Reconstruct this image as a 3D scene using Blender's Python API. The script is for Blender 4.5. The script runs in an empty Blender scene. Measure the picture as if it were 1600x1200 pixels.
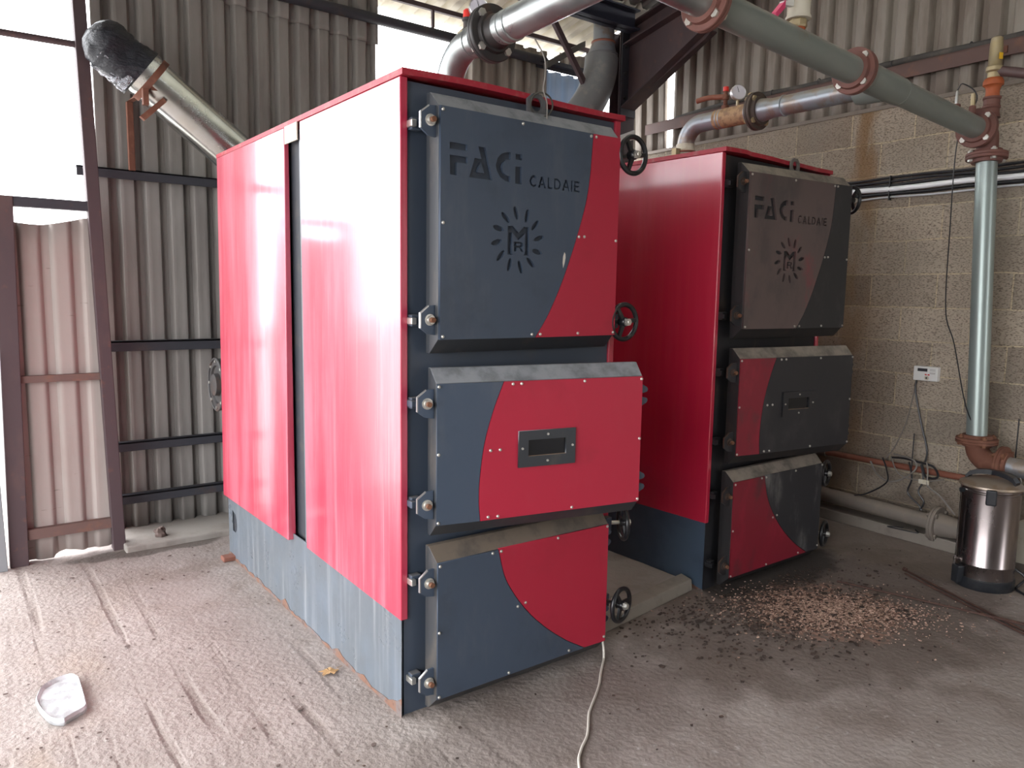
import bpy, math, random
from mathutils import Vector, Matrix, noise
random.seed(7)
PI = math.pi
S = bpy.context.scene
COL = S.collection

# ---------------------------------------------------------------- camera, world, exposure
cam_d = bpy.data.cameras.new('camera'); cam = bpy.data.objects.new('camera', cam_d); COL.objects.link(cam)
cam_d.sensor_fit = 'HORIZONTAL'; cam_d.sensor_width = 36.0; cam_d.lens = 1185.13 / 1600 * 36.0
cam_d.clip_start = 0.05; cam_d.clip_end = 300
R_ = Vector((0.80172612, -0.59747894, 0.015942)); U_ = Vector((0.05878512, 0.10536789, 0.99269427)); F_ = Vector((0.5947937, 0.79493177, -0.11959906))
cam.matrix_world = Matrix(((R_.x, U_.x, -F_.x, -1.306), (R_.y, U_.y, -F_.y, -2.4166), (R_.z, U_.z, -F_.z, 1.6154), (0, 0, 0, 1)))
S.camera = cam
W = bpy.data.worlds.new('overcast_sky'); S.world = W; W.use_nodes = True
wn = W.node_tree.nodes; wl = W.node_tree.links
bg = wn['Background']
tc = wn.new('ShaderNodeTexCoord'); sx = wn.new('ShaderNodeSeparateXYZ'); cr = wn.new('ShaderNodeValToRGB')
wl.new(tc.outputs['Generated'], sx.inputs[0]); wl.new(sx.outputs['Z'], cr.inputs[0]); wl.new(cr.outputs[0], bg.inputs['Color'])
cr.color_ramp.elements[0].position = 0.0; cr.color_ramp.elements[0].color = (0.75, 0.75, 0.78, 1)
cr.color_ramp.elements[1].position = 0.35; cr.color_ramp.elements[1].color = (0.95, 0.97, 1.0, 1)
bg.inputs['Strength'].default_value = 9.0
S.view_settings.view_transform = 'Standard'; S.view_settings.look = 'None'
S.view_settings.gamma = 1.0; S.view_settings.use_curve_mapping = False
S.view_settings.exposure = 0.15

# ---------------------------------------------------------------- materials
def M(name, base, rough=0.5, metal=0.0, layers=(), bump=None, dust=None, spec=None, rvar=None, trans=None, coat=None):
    """layers: (colour, scale, lo, hi, stretch, amount); bump: (strength, scale, distance, stretch); dust: (colour, amount)"""
    m = bpy.data.materials.new(name); m.use_nodes = True
    n = m.node_tree.nodes; l = m.node_tree.links; b = n['Principled BSDF']
    g = n.new('ShaderNodeNewGeometry')
    def nz(scale, stretch=(1, 1, 1), detail=6, off=0.0):
        mp = n.new('ShaderNodeMapping'); mp.inputs['Scale'].default_value = stretch; mp.inputs['Location'].default_value = (off, off * 1.7, off * .6)
        l.new(g.outputs['Position'], mp.inputs['Vector'])
        t = n.new('ShaderNodeTexNoise'); t.inputs['Scale'].default_value = scale; t.inputs['Detail'].default_value = detail
        t.inputs['Roughness'].default_value = .62
        l.new(mp.outputs[0], t.inputs['Vector']); return t.outputs['Fac']
    def ramp(f, lo, hi, a=0.0, c=1.0):
        r = n.new('ShaderNodeMapRange'); r.interpolation_type = 'SMOOTHSTEP'
        r.inputs['From Min'].default_value = lo; r.inputs['From Max'].default_value = hi
        r.inputs['To Min'].default_value = a; r.inputs['To Max'].default_value = c
        l.new(f, r.inputs['Value']); return r.outputs[0]
    def mix(c1, c2, f):
        x = n.new('ShaderNodeMix'); x.data_type = 'RGBA'
        for s, c in ((x.inputs[6], c1), (x.inputs[7], c2)):
            if isinstance(c, tuple): s.default_value = (*c, 1)
            else: l.new(c, s)
        if isinstance(f, float): x.inputs[0].default_value = f
        else: l.new(f, x.inputs[0])
        return x.outputs[2]
    def mul(f, k):
        x = n.new('ShaderNodeMath'); x.operation = 'MULTIPLY'
        for s, c in ((x.inputs[0], f), (x.inputs[1], k)):
            if isinstance(c, (int, float)): s.default_value = c
            else: l.new(c, s)
        return x.outputs[0]
    col = base
    for i, L in enumerate(layers):
        c, sc, lo, hi, st, am = L
        col = mix(col, c, ramp(nz(sc, st, 6, i * 3.1 + .7), lo, hi, 0.0, am))
    if dust:
        sn = n.new('ShaderNodeSeparateXYZ'); l.new(g.outputs['Normal'], sn.inputs[0])
        up = ramp(sn.outputs['Z'], .25, .7, 0.0, dust[1])
        col = mix(col, dust[0], mul(up, ramp(nz(9), .3, .6, .45, 1.0)))
        rr = ramp(sn.outputs['Z'], .25, .7, rough, .9)
        l.new(rr, b.inputs['Roughness'])
    else:
        b.inputs['Roughness'].default_value = rough
        if rvar: l.new(ramp(nz(rvar[0], rvar[3] if len(rvar) > 3 else (1, 1, 1)), .3, .7, rvar[1], rvar[2]), b.inputs['Roughness'])
    if isinstance(col, tuple): b.inputs['Base Color'].default_value = (*col, 1)
    else: l.new(col, b.inputs['Base Color'])
    b.inputs['Metallic'].default_value = metal
    if spec is not None: b.inputs['Specular IOR Level'].default_value = spec
    if coat: b.inputs['Coat Weight'].default_value = coat[0]; b.inputs['Coat Roughness'].default_value = coat[1]
    if trans is not None: b.inputs['Transmission Weight'].default_value = trans
    if bump:
        bp = n.new('ShaderNodeBump'); bp.inputs['Strength'].default_value = bump[0]; bp.inputs['Distance'].default_value = bump[2]
        l.new(nz(bump[1], bump[3] if len(bump) > 3 else (1, 1, 1), 5, 9.3), bp.inputs['Height']); l.new(bp.outputs[0], b.inputs['Normal'])
    m['h'] = 1
    return m
V = (1, 1, .12)       # vertical streaks
H = (1, 1, 9)
RUSTC = (.12, .045, .022)
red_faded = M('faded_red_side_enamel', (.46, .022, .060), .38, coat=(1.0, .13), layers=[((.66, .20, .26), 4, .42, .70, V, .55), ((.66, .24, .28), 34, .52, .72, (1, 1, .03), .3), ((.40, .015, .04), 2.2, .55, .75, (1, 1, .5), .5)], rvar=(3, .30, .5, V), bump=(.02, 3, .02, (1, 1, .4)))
red_side = M('red_side_enamel', (.50, .014, .050), .38, coat=(1.0, .13), layers=[((.62, .10, .13), 5, .45, .75, V, .35), ((.52, .03, .05), 26, .5, .7, (1, 1, .03), .5), ((.30, .01, .02), 2.2, .55, .75, (1, 1, .5), .4)], rvar=(3, .30, .5, V), bump=(.02, 3, .02, (1, 1, .4)))
red_door = M('red_door_enamel', (.40, .012, .038), .5, layers=[((.42, .035, .06), 8, .5, .8, (1, 1, .5), .3), ((.22, .01, .02), 3, .5, .75, (1, 1, 1), .4)])
red_top = M('red_cover_enamel', (.36, .012, .03), .5, layers=[((.35, .12, .11), 18, .5, .7, (1, 1, 1), .6)])
slate = M('slate_enamel', (.050, .070, .104), .42, layers=[((.085, .10, .125), 9, .5, .75, (1, 1, .3), .5), ((.03, .04, .055), 3, .5, .7, (1, 1, 1), .5)], bump=(.08, 60, .002))
backing_m = M('shade_darkened_slate_backing', (.030, .040, .058), .6)  # the door slate, darkened to paint recess shade behind the lettering
slate_dusty = M('slate_enamel_dusty_folds', (.030, .034, .040), .42, layers=[((.10, .085, .07), 12, .5, .75, (1, 1, .4), .4)], dust=((.30, .31, .33), .8))
slate_brown = M('slate_enamel_brown_dust', (.034, .036, .040), .5, layers=[((.10, .085, .07), 12, .45, .7, (1, 1, .4), .6)], dust=((.16, .125, .095), .95))
slate_body = M('slate_body_plate', (.050, .066, .094), .5, layers=[((.08, .075, .07), 6, .5, .75, (1, 1, .4), .5)], dust=((.2, .18, .16), .6))
recess_m = M('slate_recess_plate', (.02, .024, .032), .7, layers=[((.05, .045, .04), 12, .5, .7, (1, 1, 1), .5)])
skirt_m = M('grey_blue_skirt_enamel', (.105, .120, .135), .36, layers=[((.26, .27, .28), 22, .5, .72, (1, 1, .04), .6), ((.12, .15, .19), 3, .4, .7, (1, 1, 1), .5)], rvar=(5, .25, .45))
skirt2_m = M('dark_blue_skirt_enamel', (.055, .085, .125), .4, layers=[((.34, .34, .33), 22, .66, .72, (1, 1, .35), .8), ((.03, .045, .07), 3, .45, .7, (1, 1, 1), .6)])
black_m = M('black_handwheel_plastic', (.012, .012, .014), .28, layers=[((.05, .045, .04), 20, .5, .7, (1, 1, 1), .4)])
soot = M('sooty_black_enamel', (.018, .018, .021), .42, layers=[((.06, .055, .055), 6, .5, .75, (1, 1, .6), .5)], bump=(.05, 60, .002))
soot_ash = M('sooty_enamel_with_ash_streaks', (.022, .022, .026), .5, layers=[((.17, .165, .16), 5.5, .5, .68, (1, 1, .35), .75)])
soot_body = M('sooty_boiler_body', (.012, .012, .015), .6, layers=[((.05, .035, .025), 8, .5, .7, (1, 1, .4), .6)])
soot_fold = M('sooty_door_folds', (.016, .015, .016), .6, layers=[((.04, .03, .025), 8, .5, .7, (1, 1, .6), .6)], dust=((.27, .23, .19), .95))
red_soot = M('sooty_red_enamel', (.20, .010, .024), .45, layers=[((.33, .015, .04), 7, .5, .75, (1, 1, .5), .5), ((.06, .03, .03), 4, .52, .72, (1, 1, .7), .7)])
upper_soot = M('brown_soot_over_red_enamel', (.105, .075, .072), .36, layers=[((.28, .016, .035), 5.0, .56, .74, (1, 1, .6), .45), ((.045, .04, .042), 3.4, .45, .65, (1, 1, .6), .7)])
galv = M('galvanised_steel', (.40, .43, .43), .32, .85, layers=[((.30, .33, .34), 7, .45, .65, (1, 1, 1), .6), ((.42, .36, .27), 5, .58, .72, (1, 1, 1), .35)], rvar=(8, .25, .5))
galv_dull = M('green_grey_galvanised_pipe', (.23, .26, .24), .40, .25, layers=[((.26, .28, .26), 4, .45, .65, (1, 1, 1), .6), ((.22, .15, .09), 4, .62, .74, (1, 1, 1), .5)], dust=((.30, .255, .225), .7))
galv_dusty = M('dusty_galvanised_pipe', (.33, .36, .40), .4, .6, layers=[((.30, .22, .15), 7, .48, .62, (1, 1, 1), .7)], dust=((.30, .24, .18), .85))
pipe_dust = M('dust_covered_steel_pipe', (.20, .17, .145), .75, layers=[((.28, .23, .18), 8, .5, .7, (1, 1, 1), .5)], dust=((.27, .225, .18), .8))
rust = M('rusty_steel', (.16, .062, .038), .8, layers=[((.24, .11, .07), 14, .5, .7, (1, 1, 1), .7), ((.06, .03, .025), 6, .52, .7, (1, 1, 1), .6)], bump=(.25, 60, .004))
band_m = M('rust_stained_skirt_edge', (.17, .085, .055), .8, layers=[((.13, .12, .12), 16, .45, .6, (1, 1, 1), .8), ((.08, .04, .03), 30, .5, .65, (1, 1, 1), .7)])
rod_m = M('dark_rusty_rod', (.065, .03, .022), .75, layers=[((.13, .06, .04), 20, .5, .7, (1, 1, 1), .6)])
flange_red = M('red_oxide_flange', (.17, .07, .055), .6, layers=[((.10, .05, .045), 9, .5, .7, (1, 1, 1), .6)], bump=(.12, 60, .003))
flange_dark = M('dark_oxidised_flange', (.045, .042, .042), .5, .3, layers=[((.12, .06, .04), 9, .5, .7, (1, 1, 1), .6)])
oxide = M('purple_brown_oxide_paint', (.060, .038, .042), .65, layers=[((.095, .055, .05), 5, .5, .7, (1, 1, .4), .6), ((.14, .06, .04), 12, .6, .72, (1, 1, 1), .5)], bump=(.1, 50, .003))
oxide_dark = M('dark_painted_steel_rail', (.035, .036, .045), .6, layers=[((.08, .055, .045), 8, .55, .72, (1, 1, 1), .5)])
oxide_brown = M('brown_painted_steel_rail', (.12, .07, .06), .7, layers=[((.20, .09, .055), 9, .5, .7, (1, 1, 1), .6)])
beam_m = M('dark_roof_beam_paint', (.018, .020, .035), .6)
bolt_m = M('zinc_bolt', (.62, .60, .55), .35, .8)
bolt_grime = M('grimy_bolt', (.07, .045, .035), .7, .3)
bolt_rust = M('rusty_bolt_end', (.20, .09, .05), .7, .3)
zincedge = M('bare_steel_edge', (.6, .6, .6), .35, .9)
steel = M('polished_stainless_steel', (.30, .265, .26), .26, 1.0, layers=[((.42, .37, .34), 4, .5, .7, (1, 1, .4), .6)], rvar=(4, .2, .34, (1, 1, .5)))
steel_dusty = M('dusty_stainless_lid', (.40, .33, .27), .45, .7, layers=[((.30, .22, .15), 12, .45, .65, (1, 1, 1), .7)])
plastic_blk = M('black_plastic', (.016, .018, .022), .3, layers=[((.05, .05, .05), 14, .5, .7, (1, 1, 1), .4)])
bag = M('black_plastic_sheeting', (.009, .011, .018), .34, bump=(.6, 22, .02, (1, 1, 2.5)))
bagclear = M('silver_foil_wrap', (.42, .44, .48), .2, .75, bump=(1.0, 38, .05))
duct_m = M('bright_spiral_duct', (.55, .57, .57), .2, .95, layers=[((.45, .44, .38), 2, .45, .6, (1, 1, 1), .5)], rvar=(4, .15, .3))
duct_grey = M('dull_grey_duct', (.20, .205, .215), .45, .5, layers=[((.32, .30, .27), 9, .5, .7, (1, 1, 1), .5)])
brass = M('dusty_brass', (.42, .34, .20), .45, .6, layers=[((.40, .34, .25), 15, .45, .65, (1, 1, 1), .6)])
cream = M('cream_plastic', (.60, .56, .46), .5, layers=[((.42, .34, .22), 14, .5, .7, (1, 1, 1), .6)])
white = M('white_plastic', (.72, .72, .70), .4)
dial = M('gauge_dial', (.62, .60, .66), .25)
redplastic = M('red_plastic_cap', (.65, .03, .02), .4)
pink = M('pink_lever_sleeve', (.75, .06, .18), .4)
orange = M('orange_valve_paint', (.42, .10, .03), .55, layers=[((.22, .05, .025), 14, .5, .7, (1, 1, 1), .7)])
yellow = M('yellow_label', (.85, .50, .02), .5)
ink = M('black_ink', (.02, .02, .025), .5)
rubber = M('black_cable_sheath', (.016, .016, .019), .35)
greyc = M('grey_cable_sheath', (.22, .20, .18), .6)
whitec = M('white_cable_sheath', (.62, .58, .52), .5)
copper = M('brown_oxide_pipe', (.22, .075, .045), .6, layers=[((.30, .12, .08), 9, .5, .7, (1, 1, 1), .5)])
lag = M('dusty_pipe_lagging', (.07, .065, .06), .9, layers=[((.14, .12, .10), 8, .45, .7, (1, 1, 1), .6)])
wood = M('weathered_timber', (.10, .095, .085), .9, bump=(.3, 20, .004, (1, 1, 8)))
flake = M('rust_flakes', (.55, .37, .30), .9, layers=[((.62, .45, .37), 25, .42, .58, (1, 1, 1), .8), ((.10, .05, .035), 13, .55, .68, (1, 1, 1), .9)])
def island(m, c1, c2):
    n = m.node_tree.nodes; l = m.node_tree.links; g = n.new('ShaderNodeNewGeometry'); x = n.new('ShaderNodeMix'); x.data_type = 'RGBA'
    x.inputs[6].default_value = (*c1, 1); x.inputs[7].default_value = (*c2, 1); l.new(g.outputs['Random Per Island'], x.inputs[0]); l.new(x.outputs[2], n['Principled BSDF'].inputs['Base Color'])
island(flake, (.13, .065, .045), (.62, .43, .34))
flake_d = M('dark_soot_flakes', (.045, .030, .024), .9, layers=[((.12, .07, .05), 20, .5, .65, (1, 1, 1), .7)])
leaf_m = M('dry_leaf', (.42, .25, .11), .7)
stone_m = M('dark_stone', (.10, .07, .06), .9, bump=(.4, 40, .004))
brick_m = M('red_brick', (.20, .08, .055), .9, bump=(.4, 60, .004))
clearp = M('clear_scuffed_plastic', (.66, .68, .70), .3, layers=[((.42, .43, .43), 10, .5, .6, (1, 1, 1), .7)], bump=(.5, 14, .01))
clearp.node_tree.nodes['Principled BSDF'].inputs['Alpha'].default_value = .6
glass_d = M('sooty_glass', (.01, .011, .013), .12)
kerb_m = M('dusty_concrete_kerb', (.235, .205, .175), .9, layers=[((.16, .13, .11), 8, .5, .7, (1, 1, 1), .6)], bump=(.3, 50, .006))
coping_m = M('mortar_coping', (.24, .20, .17), .9, bump=(.5, 30, .01))
sheetL = M('fibre_cement_sheet', (.25, .235, .22), .85, layers=[((.16, .145, .135), 5, .42, .68, (1, 1, .15), .7), ((.33, .31, .29), 9, .55, .75, (1, 1, .2), .4)], bump=(.15, 50, .003))
sheetR = M('brown_stained_cement_sheet', (.30, .27, .235), .85, layers=[((.16, .125, .10), 6, .40, .62, (1, 1, .15), .75), ((.36, .32, .27), 10, .55, .75, (1, 1, .2), .5)], bump=(.15, 50, .003))
sheetG = M('pinkish_cement_sheet', (.33, .285, .262), .85, layers=[((.27, .21, .19), 4, .45, .7, (1, 1, .2), .6), ((.12, .09, .08), 16, .66, .72, (.3, .3, 1.8), .7)], bump=(.15, 50, .003))
roof_m = M('pale_roof_sheet', (.62, .58, .50), .8, layers=[((.48, .43, .34), 5, .5, .7, (1, 1, 1), .5)])
n_ = roof_m.node_tree.nodes; l_ = roof_m.node_tree.links
tb = n_.new('ShaderNodeBsdfTranslucent'); tb.inputs['Color'].default_value = (.62, .60, .52, 1)
mx = n_.new('ShaderNodeMixShader'); mx.inputs[0].default_value = .16
l_.new(n_['Principled BSDF'].outputs[0], mx.inputs[1]); l_.new(tb.outputs[0], mx.inputs[2]); l_.new(mx.outputs[0], n_['Material Output'].inputs['Surface'])
rooflight = M('translucent_rooflight_sheet', (.6, .6, .56), .6)
n_ = rooflight.node_tree.nodes; l_ = rooflight.node_tree.links
tb = n_.new('ShaderNodeBsdfTranslucent'); tb.inputs['Color'].default_value = (.75, .74, .68, 1)
mx = n_.new('ShaderNodeMixShader'); mx.inputs[0].default_value = .4
l_.new(n_['Principled BSDF'].outputs[0], mx.inputs[1]); l_.new(tb.outputs[0], mx.inputs[2]); l_.new(mx.outputs[0], n_['Material Output'].inputs['Surface'])
roof_dark = M('grey_roof_sheet', (.16, .15, .14), .85)
sky_gap_sheet = M('sky_gap_tint_sheet', (.33, .37, .42), .5)  # translucent blue stands in for sky light through gaps between sheets
n_ = sky_gap_sheet.node_tree.nodes; l_ = sky_gap_sheet.node_tree.links
tb = n_.new('ShaderNodeBsdfTranslucent'); tb.inputs['Color'].default_value = (.40, .47, .56, 1)
mx = n_.new('ShaderNodeMixShader'); mx.inputs[0].default_value = .3
l_.new(n_['Principled BSDF'].outputs[0], mx.inputs[1]); l_.new(tb.outputs[0], mx.inputs[2]); l_.new(mx.outputs[0], n_['Material Output'].inputs['Surface'])
gravel = M('pale_yard_gravel', (.42, .40, .37), .95, bump=(.4, 30, .02))

# block wall: brick texture on world y/z
def block_material():
    m = bpy.data.materials.new('concrete_blockwork'); m.use_nodes = True
    n = m.node_tree.nodes; l = m.node_tree.links; b = n['Principled BSDF']; b.inputs['Roughness'].default_value = .92
    g = n.new('ShaderNodeNewGeometry'); s = n.new('ShaderNodeSeparateXYZ'); l.new(g.outputs['Position'], s.inputs[0])
    def math_(op, a, c):
        x = n.new('ShaderNodeMath'); x.operation = op
        for k, v in enumerate((a, c)):
            if isinstance(v, (int, float)): x.inputs[k].default_value = v
            else: l.new(v, x.inputs[k])
        return x.outputs[0]
    def noise_(sc, st=(1, 1, 1), det=6):
        mp = n.new('ShaderNodeMapping'); mp.inputs['Scale'].default_value = st; l.new(g.outputs['Position'], mp.inputs[0])
        t = n.new('ShaderNodeTexNoise'); t.inputs['Scale'].default_value = sc; t.inputs['Detail'].default_value = det; l.new(mp.outputs[0], t.inputs['Vector']); return t.outputs['Fac']
    def ss(f, lo, hi, a=0., c=1.):
        r = n.new('ShaderNodeMapRange'); r.interpolation_type = 'SMOOTHSTEP'
        r.inputs['From Min'].default_value = lo; r.inputs['From Max'].default_value = hi; r.inputs['To Min'].default_value = a; r.inputs['To Max'].default_value = c
        l.new(f, r.inputs['Value']); return r.outputs[0]
    def mix(c1, c2, f):
        x = n.new('ShaderNodeMix'); x.data_type = 'RGBA'
        for q, c in ((x.inputs[6], c1), (x.inputs[7], c2)):
            if isinstance(c, tuple): q.default_value = (*c, 1)
            else: l.new(c, q)
        if isinstance(f, float): x.inputs[0].default_value = f
        else: l.new(f, x.inputs[0])
        return x.outputs[2]
    cmb = n.new('ShaderNodeCombineXYZ')
    wob = math_('MULTIPLY', math_('SUBTRACT', noise_(5, (1, 1, 1), 3), .5), .022)
    l.new(math_('ADD', math_('MULTIPLY', s.outputs['Y'], -1.0), .62 + 9.0 + .0), cmb.inputs[0])
    l.new(math_('ADD', math_('ADD', s.outputs['Z'], 2.2470 * 1 - .2103 - .0), wob), cmb.inputs[1])
    br = n.new('ShaderNodeTexBrick'); l.new(cmb.outputs[0], br.inputs['Vector'])
    br.inputs['Scale'].default_value = 1.0; br.inputs['Brick Width'].default_value = .45; br.inputs['Row Height'].default_value = .2247
    br.inputs['Mortar Size'].default_value = .0055; br.inputs['Mortar Smooth'].default_value = .35; br.offset = .5; br.offset_frequency = 2
    br.inputs['Color1'].default_value = (.48, .405, .32, 1); br.inputs['Color2'].default_value = (.29, .24, .19, 1); br.inputs['Mortar'].default_value = (.58, .48, .33, 1)
    br.inputs['Bias'].default_value = .1
    col = br.outputs['Color']
    pits = noise_(85, (1, .8, 1.9), 3)
    col = mix(col, (.10, .078, .060), ss(pits, .54, .66, 0., .72))
    col = mix(col, (.34, .29, .235), ss(noise_(60, (1, 1, 1), 3), .57, .7, 0., .45))
    col = mix(col, (.26, .225, .18), ss(noise_(2.2), .45, .7, 0., .4))
    # rust coloured water stains: streak under the wall top at y ~ .45, others beside
    d1 = ss(math_('ABSOLUTE', math_('SUBTRACT', s.outputs['Y'], .50), 0), .02, .17, 1., 0.)
    z1 = ss(s.outputs['Z'], 1.9, 2.55, .25, 1.)
    st = math_('MULTIPLY', math_('MULTIPLY', d1, z1), ss(noise_(7, (1, 1, .25)), .36, .56))
    col = mix(col, (.21, .105, .03), math_('MULTIPLY', st, .75))
    d2 = math_('MULTIPLY', ss(s.outputs['Y'], .15, .72, 0., 1.), ss(s.outputs['Z'], 2.2, 2.55, 1., .15))
    col = mix(col, (.31, .19, .08), math_('MULTIPLY', math_('MULTIPLY', d2, ss(noise_(5, (1, 1, .4)), .38, .6)), .6))
    low = ss(s.outputs['Z'], .12, .75, 1., 0.)
    col = mix(col, (.10, .07, .05), math_('MULTIPLY', math_('MULTIPLY', low, ss(noise_(3, (1, .6, 1.2)), .4, .6)), .65))
    l.new(col, b.inputs['Base Color'])
    bp = n.new('ShaderNodeBump'); bp.inputs['Strength'].default_value = .7; bp.inputs['Distance'].default_value = .006
    hh = math_('SUBTRACT', math_('MULTIPLY', br.outputs['Fac'], .9), ss(pits, .5, .64, 0., .8))
    l.new(hh, bp.inputs['Height']); l.new(bp.outputs[0], b.inputs['Normal'])
    return m
block_m = block_material()

def floor_material():
    m = bpy.data.materials.new('worn_concrete_floor'); m.use_nodes = True
    n = m.node_tree.nodes; l = m.node_tree.links; b = n['Principled BSDF']; b.inputs['Roughness'].default_value = .88
    g = n.new('ShaderNodeNewGeometry'); s = n.new('ShaderNodeSeparateXYZ'); l.new(g.outputs['Position'], s.inputs[0])
    def math_(op, a, c=0.):
        x = n.new('ShaderNodeMath'); x.operation = op
        for k, v in enumerate((a, c)):
            if isinstance(v, (int, float)): x.inputs[k].default_value = v
            else: l.new(v, x.inputs[k])
        return x.outputs[0]
    def noise_(sc, st=(1, 1, 1), det=6, off=0.):
        mp = n.new('ShaderNodeMapping'); mp.inputs['Scale'].default_value = st; mp.inputs['Location'].default_value = (off, off, 0); l.new(g.outputs['Position'], mp.inputs[0])
        t = n.new('ShaderNodeTexNoise'); t.inputs['Scale'].default_value = sc; t.inputs['Detail'].default_value = det; l.new(mp.outputs[0], t.inputs['Vector']); return t.outputs['Fac']
    def ss(f, lo, hi, a=0., c=1.):
        r = n.new('ShaderNodeMapRange'); r.interpolation_type = 'SMOOTHSTEP'
        r.inputs['From Min'].default_value = lo; r.inputs['From Max'].default_value = hi; r.inputs['To Min'].default_value = a; r.inputs['To Max'].default_value = c
        l.new(f, r.inputs['Value']); return r.outputs[0]
    def mix(c1, c2, f):
        x = n.new('ShaderNodeMix'); x.data_type = 'RGBA'
        for q, c in ((x.inputs[6], c1), (x.inputs[7], c2)):
            if isinstance(c, tuple): q.default_value = (*c, 1)
            else: l.new(c, q)
        if isinstance(f, float): x.inputs[0].default_value = f
        else: l.new(f, x.inputs[0])
        return x.outputs[2]
    X, Y = s.outputs['X'], s.outputs['Y']
    def blob(cx, cy, rx, ry, soft=.6):
        a = math_('POWER', math_('DIVIDE', math_('SUBTRACT', X, cx), rx), 2.); a2 = math_('ABSOLUTE', math_('DIVIDE', math_('SUBTRACT', X, cx), rx)); b2 = math_('ABSOLUTE', math_('DIVIDE', math_('SUBTRACT', Y, cy), ry))
        d = math_('ADD', math_('MULTIPLY', a2, a2), math_('MULTIPLY', b2, b2))
        d = math_('ADD', d, math_('MULTIPLY', math_('SUBTRACT', noise_(6, (1, 1, 1), 6, cx), .5), 2.2))
        return ss(d, soft, 1.3, 1., 0.)
    # the rough, tamped slab lies left of the line from the boiler corner; smoother slab to its right
    rough = ss(math_('ADD', math_('ADD', X, math_('MULTIPLY', Y, .35)), math_('MULTIPLY', math_('SUBTRACT', noise_(1.5), .5), .7)), -.25, .35, 1., 0.)
    col = mix((.265, .222, .203), (.268, .228, .206), rough)
    col = mix(col, (.37, .325, .30), ss(noise_(2.4), .45, .7, 0., .5))
    col = mix(col, (.17, .13, .11), math_('MULTIPLY', ss(noise_(3.2, (1, 1, 1), 6, 5.), .46, .70, 0., .7), ss(rough, 0., 1., 1., .35)))
    col = mix(col, (.17, .14, .12), ss(noise_(45), .58, .72, 0., .4))
    col = mix(col, (.44, .40, .37), ss(noise_(34, (1, 1, 1), 4, 3.), .6, .72, 0., .5))
    col = mix(col, (.30, .22, .15), math_('MULTIPLY', rough, ss(noise_(1.6, (1, .5, 1), 5, 2.), .52, .7, 0., .5)))
    col = mix(col, (.12, .09, .075), math_('MULTIPLY', blob(2.35, -.35, 1.25, .75), .72))
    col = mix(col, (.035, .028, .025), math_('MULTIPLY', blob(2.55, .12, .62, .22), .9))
    col = mix(col, (.34, .20, .15), math_('MULTIPLY', math_('MULTIPLY', blob(2.27, -.38, .42, .34), ss(noise_(32), .42, .58)), .85))
    col = mix(col, (.07, .055, .045), math_('MULTIPLY', blob(-.35, 2.55, .45, .10), .8))
    col = mix(col, (.13, .10, .085), math_('MULTIPLY', blob(.75, -.35, .95, .28), .45))
    col = mix(col, (.20, .155, .12), math_('MULTIPLY', blob(3.5, .1, .35, 1.0), .6))
    # grooves left by tamping, running along y
    wx = math_('ADD', X, math_('MULTIPLY', math_('SUBTRACT', noise_(1.2, (1, .6, 1), 3), .5), .10))
    gr = math_('SINE', math_('MULTIPLY', wx, 2 * PI / .155), 0.)
    gr = math_('MULTIPLY', ss(gr, .45, 1.0, 0., 1.), ss(noise_(3.1, (3, .25, 1), 3, 4.), .42, .6))
    gr = math_('MULTIPLY', math_('MULTIPLY', gr, rough), ss(noise_(2.2, (2, .5, 1), 3, 8.), .38, .58, .15, 1.))
    col = mix(col, (.17, .135, .115), math_('MULTIPLY', gr, .55))
    l.new(col, b.inputs['Base Color'])
    h = math_('MULTIPLY', gr, -.5)
    h = math_('ADD', h, math_('MULTIPLY', math_('MULTIPLY', noise_(38, (1, 1, 1), 6), ss(rough, 0., 1., .5, .9)), .9))
    h = math_('ADD', h, math_('MULTIPLY', noise_(9, (1, 1, 1), 5), ss(rough, 0., 1., .15, .5)))
    bp = n.new('ShaderNodeBump'); bp.inputs['Strength'].default_value = .6; bp.inputs['Distance'].default_value = .022
    l.new(h, bp.inputs['Height']); l.new(bp.outputs[0], b.inputs['Normal'])
    return m
floor_m = floor_material()

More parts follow.
